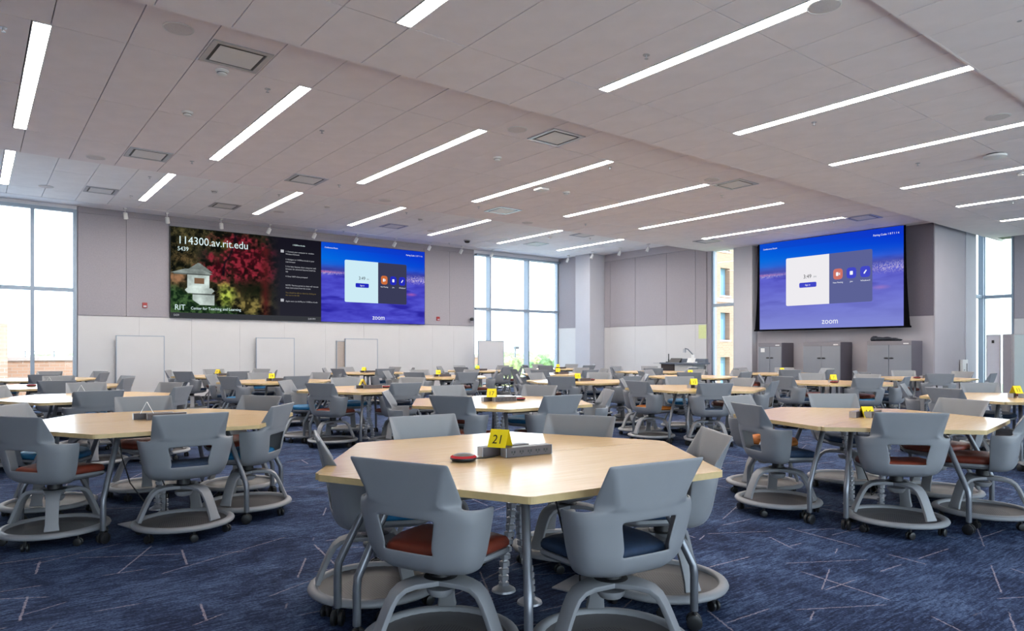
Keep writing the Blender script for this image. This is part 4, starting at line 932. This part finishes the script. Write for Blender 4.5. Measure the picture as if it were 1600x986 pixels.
# right brick building beyond the narrow window
M_WIN = mat('outer_glass', (.20, .32, .42, 1), .15, noise=.05); M_STONE = mat('stone_band', (.35, .27, .24, 1), .8, noise=.03); M_JAMB = mat('pale_jamb', (.85, .84, .83, 1), .8, noise=.02)
def brick_building(name, x0, x1, y, zt, wins, label, cols, bandz=(), ww=1.2, wh=2.6, depth=12, z0=-9):
    t = empty(name, ((x0 + x1) / 2, y, 0), 0, label, 'building'); xc = (x0 + x1) / 2; D = .55
    # facade with real openings: strips between window columns and rows
    cs = sorted(cols); xe = [x0] + [q for c in cs for q in (c - ww / 2, c + ww / 2)] + [x1]; ze = [z0] + [q for z in sorted(wins) for q in (z - wh / 2, z + wh / 2)] + [zt]
    fb = MB()
    for i in range(0, len(xe), 2): fb.box(xe[i] - xc, xe[i + 1] - xc, 0, D, z0, zt)
    for c in cs:
        for i in range(0, len(ze), 2): fb.box(c - ww / 2 - xc, c + ww / 2 - xc, 0, D, ze[i], ze[i + 1])
    fb.box(x0 - xc, x1 - xc, D, depth, z0, zt); link('brick_wall', fb.mesh('brick_wall', M_BRICK), t)
    for c in cs:
        for z in wins:
            wv = link('window', MB().box(c - ww / 2 - xc, c + ww / 2 - xc, D - .14, D - .02, z - wh / 2, z - wh / 2 + .06).box(c - ww / 2 - xc, c - ww / 2 + .07 - xc, D - .14, D - .02, z - wh / 2, z + wh / 2).mesh('window', M_STONE), t)
            link('pane', MB().box(c - ww / 2 - xc + .07, c + ww / 2 - xc, D - .1, D - .03, z - wh / 2 + .06, z + wh / 2).mesh('pane', M_WIN), wv)
            link('sill', MB().box(c - ww / 2 - .1 - xc, c + ww / 2 + .1 - xc, -.06, D - .1, z - wh / 2 - .12, z - wh / 2).mesh('sill', M_JAMB), wv)
    for bz in bandz: link('stone_band', MB().box(x0 - xc, x1 - xc, -.05, 0, bz, bz + .35).mesh('band', M_STONE), t)
    return t
YO = 34.0
def ox(px): return onY(px, 500, YO)[0]
def oz(px, py): return onY(px, py, YO)[1]
wcols = [ox(1133)]; 
zA = (oz(1133, 419) + oz(1133, 462)) / 2; zB = (oz(1133, 489) + oz(1133, 531)) / 2; zC = zB - (zA - zB)
hh = abs(oz(1133, 419) - oz(1133, 462))
cw = ox(1141) - ox(1126.5)
brick_building('brick_building', ox(1085), ox(1085) + 40, YO, 14, [zA + (zA - zB), zA, zB, zC, zC - (zA - zB)], 'tan brick building with tall windows, seen through the narrow right window', [wcols[0] + k * 6.2 for k in range(0, 5)], [(zA + zB) / 2 + .15], cw, hh)
# low brick wing with railing beyond the left window
YL = 38.0
_, zt1 = onY(12, 558.5, YL); xA, zt2 = onY(12, 504.5, YL - 8.4)
t = brick_building('brick_wing', -20, xA, YL - 8.4, zt2, [-3], 'taller brick block at the left frame edge, outside', [-8, -4], [], 1.2, 2.0, depth=8)
t = empty('low_brick_building', (12, YL, 0), 0, 'long low brick building with roof railing outside the left window', 'building')
link('brick_wall', MB().box(-32, 16, 0, 8, -9, zt1).mesh('lowb', M_BRICK), t); link('coping', MB().box(-32, 16, -.08, 0, zt1 - .15, zt1).mesh('cop', M_STONE), t)
rl = t
for k in range(24): link('rail_post', MB().box(-12.3 + k * 1.1, -12.26 + k * 1.1, .5, .54, zt1, zt1 + .28).mesh('rp', M_LEG), rl)
link('rail', MB().box(-32, 14, .5, .54, zt1 + .25, zt1 + .29).mesh('rr', M_LEG), rl)
# light pole and trees beyond the centre window
xp, zp = onY(805, 541, 70); t = empty('light_pole', (xp, 70, -9), 0, 'thin grey light pole among the trees outside the centre window', 'pole')
link('pole', MB().tube([(0, 0, 0), (0, 0, zp + 9)], .10, 8).mesh('pole', M_LEG), t); link('lamp_head', MB().box(-.1, .5, -.2, .2, zp + 8.6, zp + 9).mesh('lh', M_LEG), t)
tr = random.Random(11)
def tree(px, dist, top, wid, m, label, k, cat='tree', px2=None):
    kk = (px - 800) / F; x = dist * (CC + kk * SS); y = dist * (SS - kk * CC)
    t = empty('leafy_tree' if m is not M_AUT else 'autumn_bush', (x, y, -9), 0, label, cat, 'trees outside the centre window' if m is not M_AUT else None); H = top + 9
    link('trunk', MB().tube([(0, 0, 0), (.1, 0, H * .5), (0, .1, H * .8)], [.3, .22, .08], 8).mesh('trunk', M_BARK), t)
    pts = []
    for i in range(9):
        a = tr.uniform(0, 6.28); r_ = tr.uniform(0, wid * .65); s = tr.uniform(.35, .6) * wid
        pts.append((r_ * math.cos(a), r_ * math.sin(a), H - s * 1.2 - tr.uniform(0, H * .4) * (r_ / wid + .1), s, s, s * 1.25))
    link('foliage', blob('foliage', pts, m, k, 3, .13, False), t)
k_ = 0
pos = ['far left', 'left of the light pole', 'just left of the light pole', 'behind the light pole', 'just right of the light pole', 'left of the thick mullion', 'behind the thick mullion', 'right of the thick mullion', 'centre of the right pane', 'far right']
ranks = [(44, .42, .95, 5), (64, .75, 1.25, 6), (92, .9, 1.7, 7)]
for row, (dist, zt, wd, nn) in enumerate(ranks):
    for i, px in enumerate(np.linspace(750 - 4 * row, 872 + 4 * row, nn)):
        px = px + tr.uniform(-3, 3)
        tree(px, dist + tr.uniform(-1.5, 1.5), zt + tr.uniform(-.4, .15), wd * tr.uniform(.85, 1.05), (M_LEAF, M_LEAF2)[(row + i * 2 + i // 3) % 2] if row else M_LEAF2 if i % 3 else M_LEAF, 'green leafy tree outside the centre window, %s from the left in the %s rank' % (orw(i, 0), ['nearest', 'middle', 'farthest'][row]), k_); k_ += 1
band = [(-40 + k * 1.9 + tr.uniform(-.6, .6), tr.uniform(-2, 2), tr.uniform(-1.6, -.9), tr.uniform(1.5, 2.4), 2, tr.uniform(1.5, 2.0)) for k in range(62)]
tl = blob('treeline', band + [(x_, y_, z_ - 3, a_ * 1.4, 2.5, 3) for (x_, y_, z_, a_, b_, c_) in band[::2]], M_LEAF, 91, 2, .12, False)
o = tag(link('distant_treeline', tl, None, (26, 118, .4), kind='stuff'), 'distant green treeline along the horizon outside the windows', 'trees')
tree(98, 26.5, .25, 1.0, M_AUT, 'orange-leaved bush outside at the foot of the left window', 80, 'bush')
tree(1150, 36, -.5, 1.6, M_AUT, 'yellow-orange bush outside the narrow right window', 81, 'bush')
flush_texts()
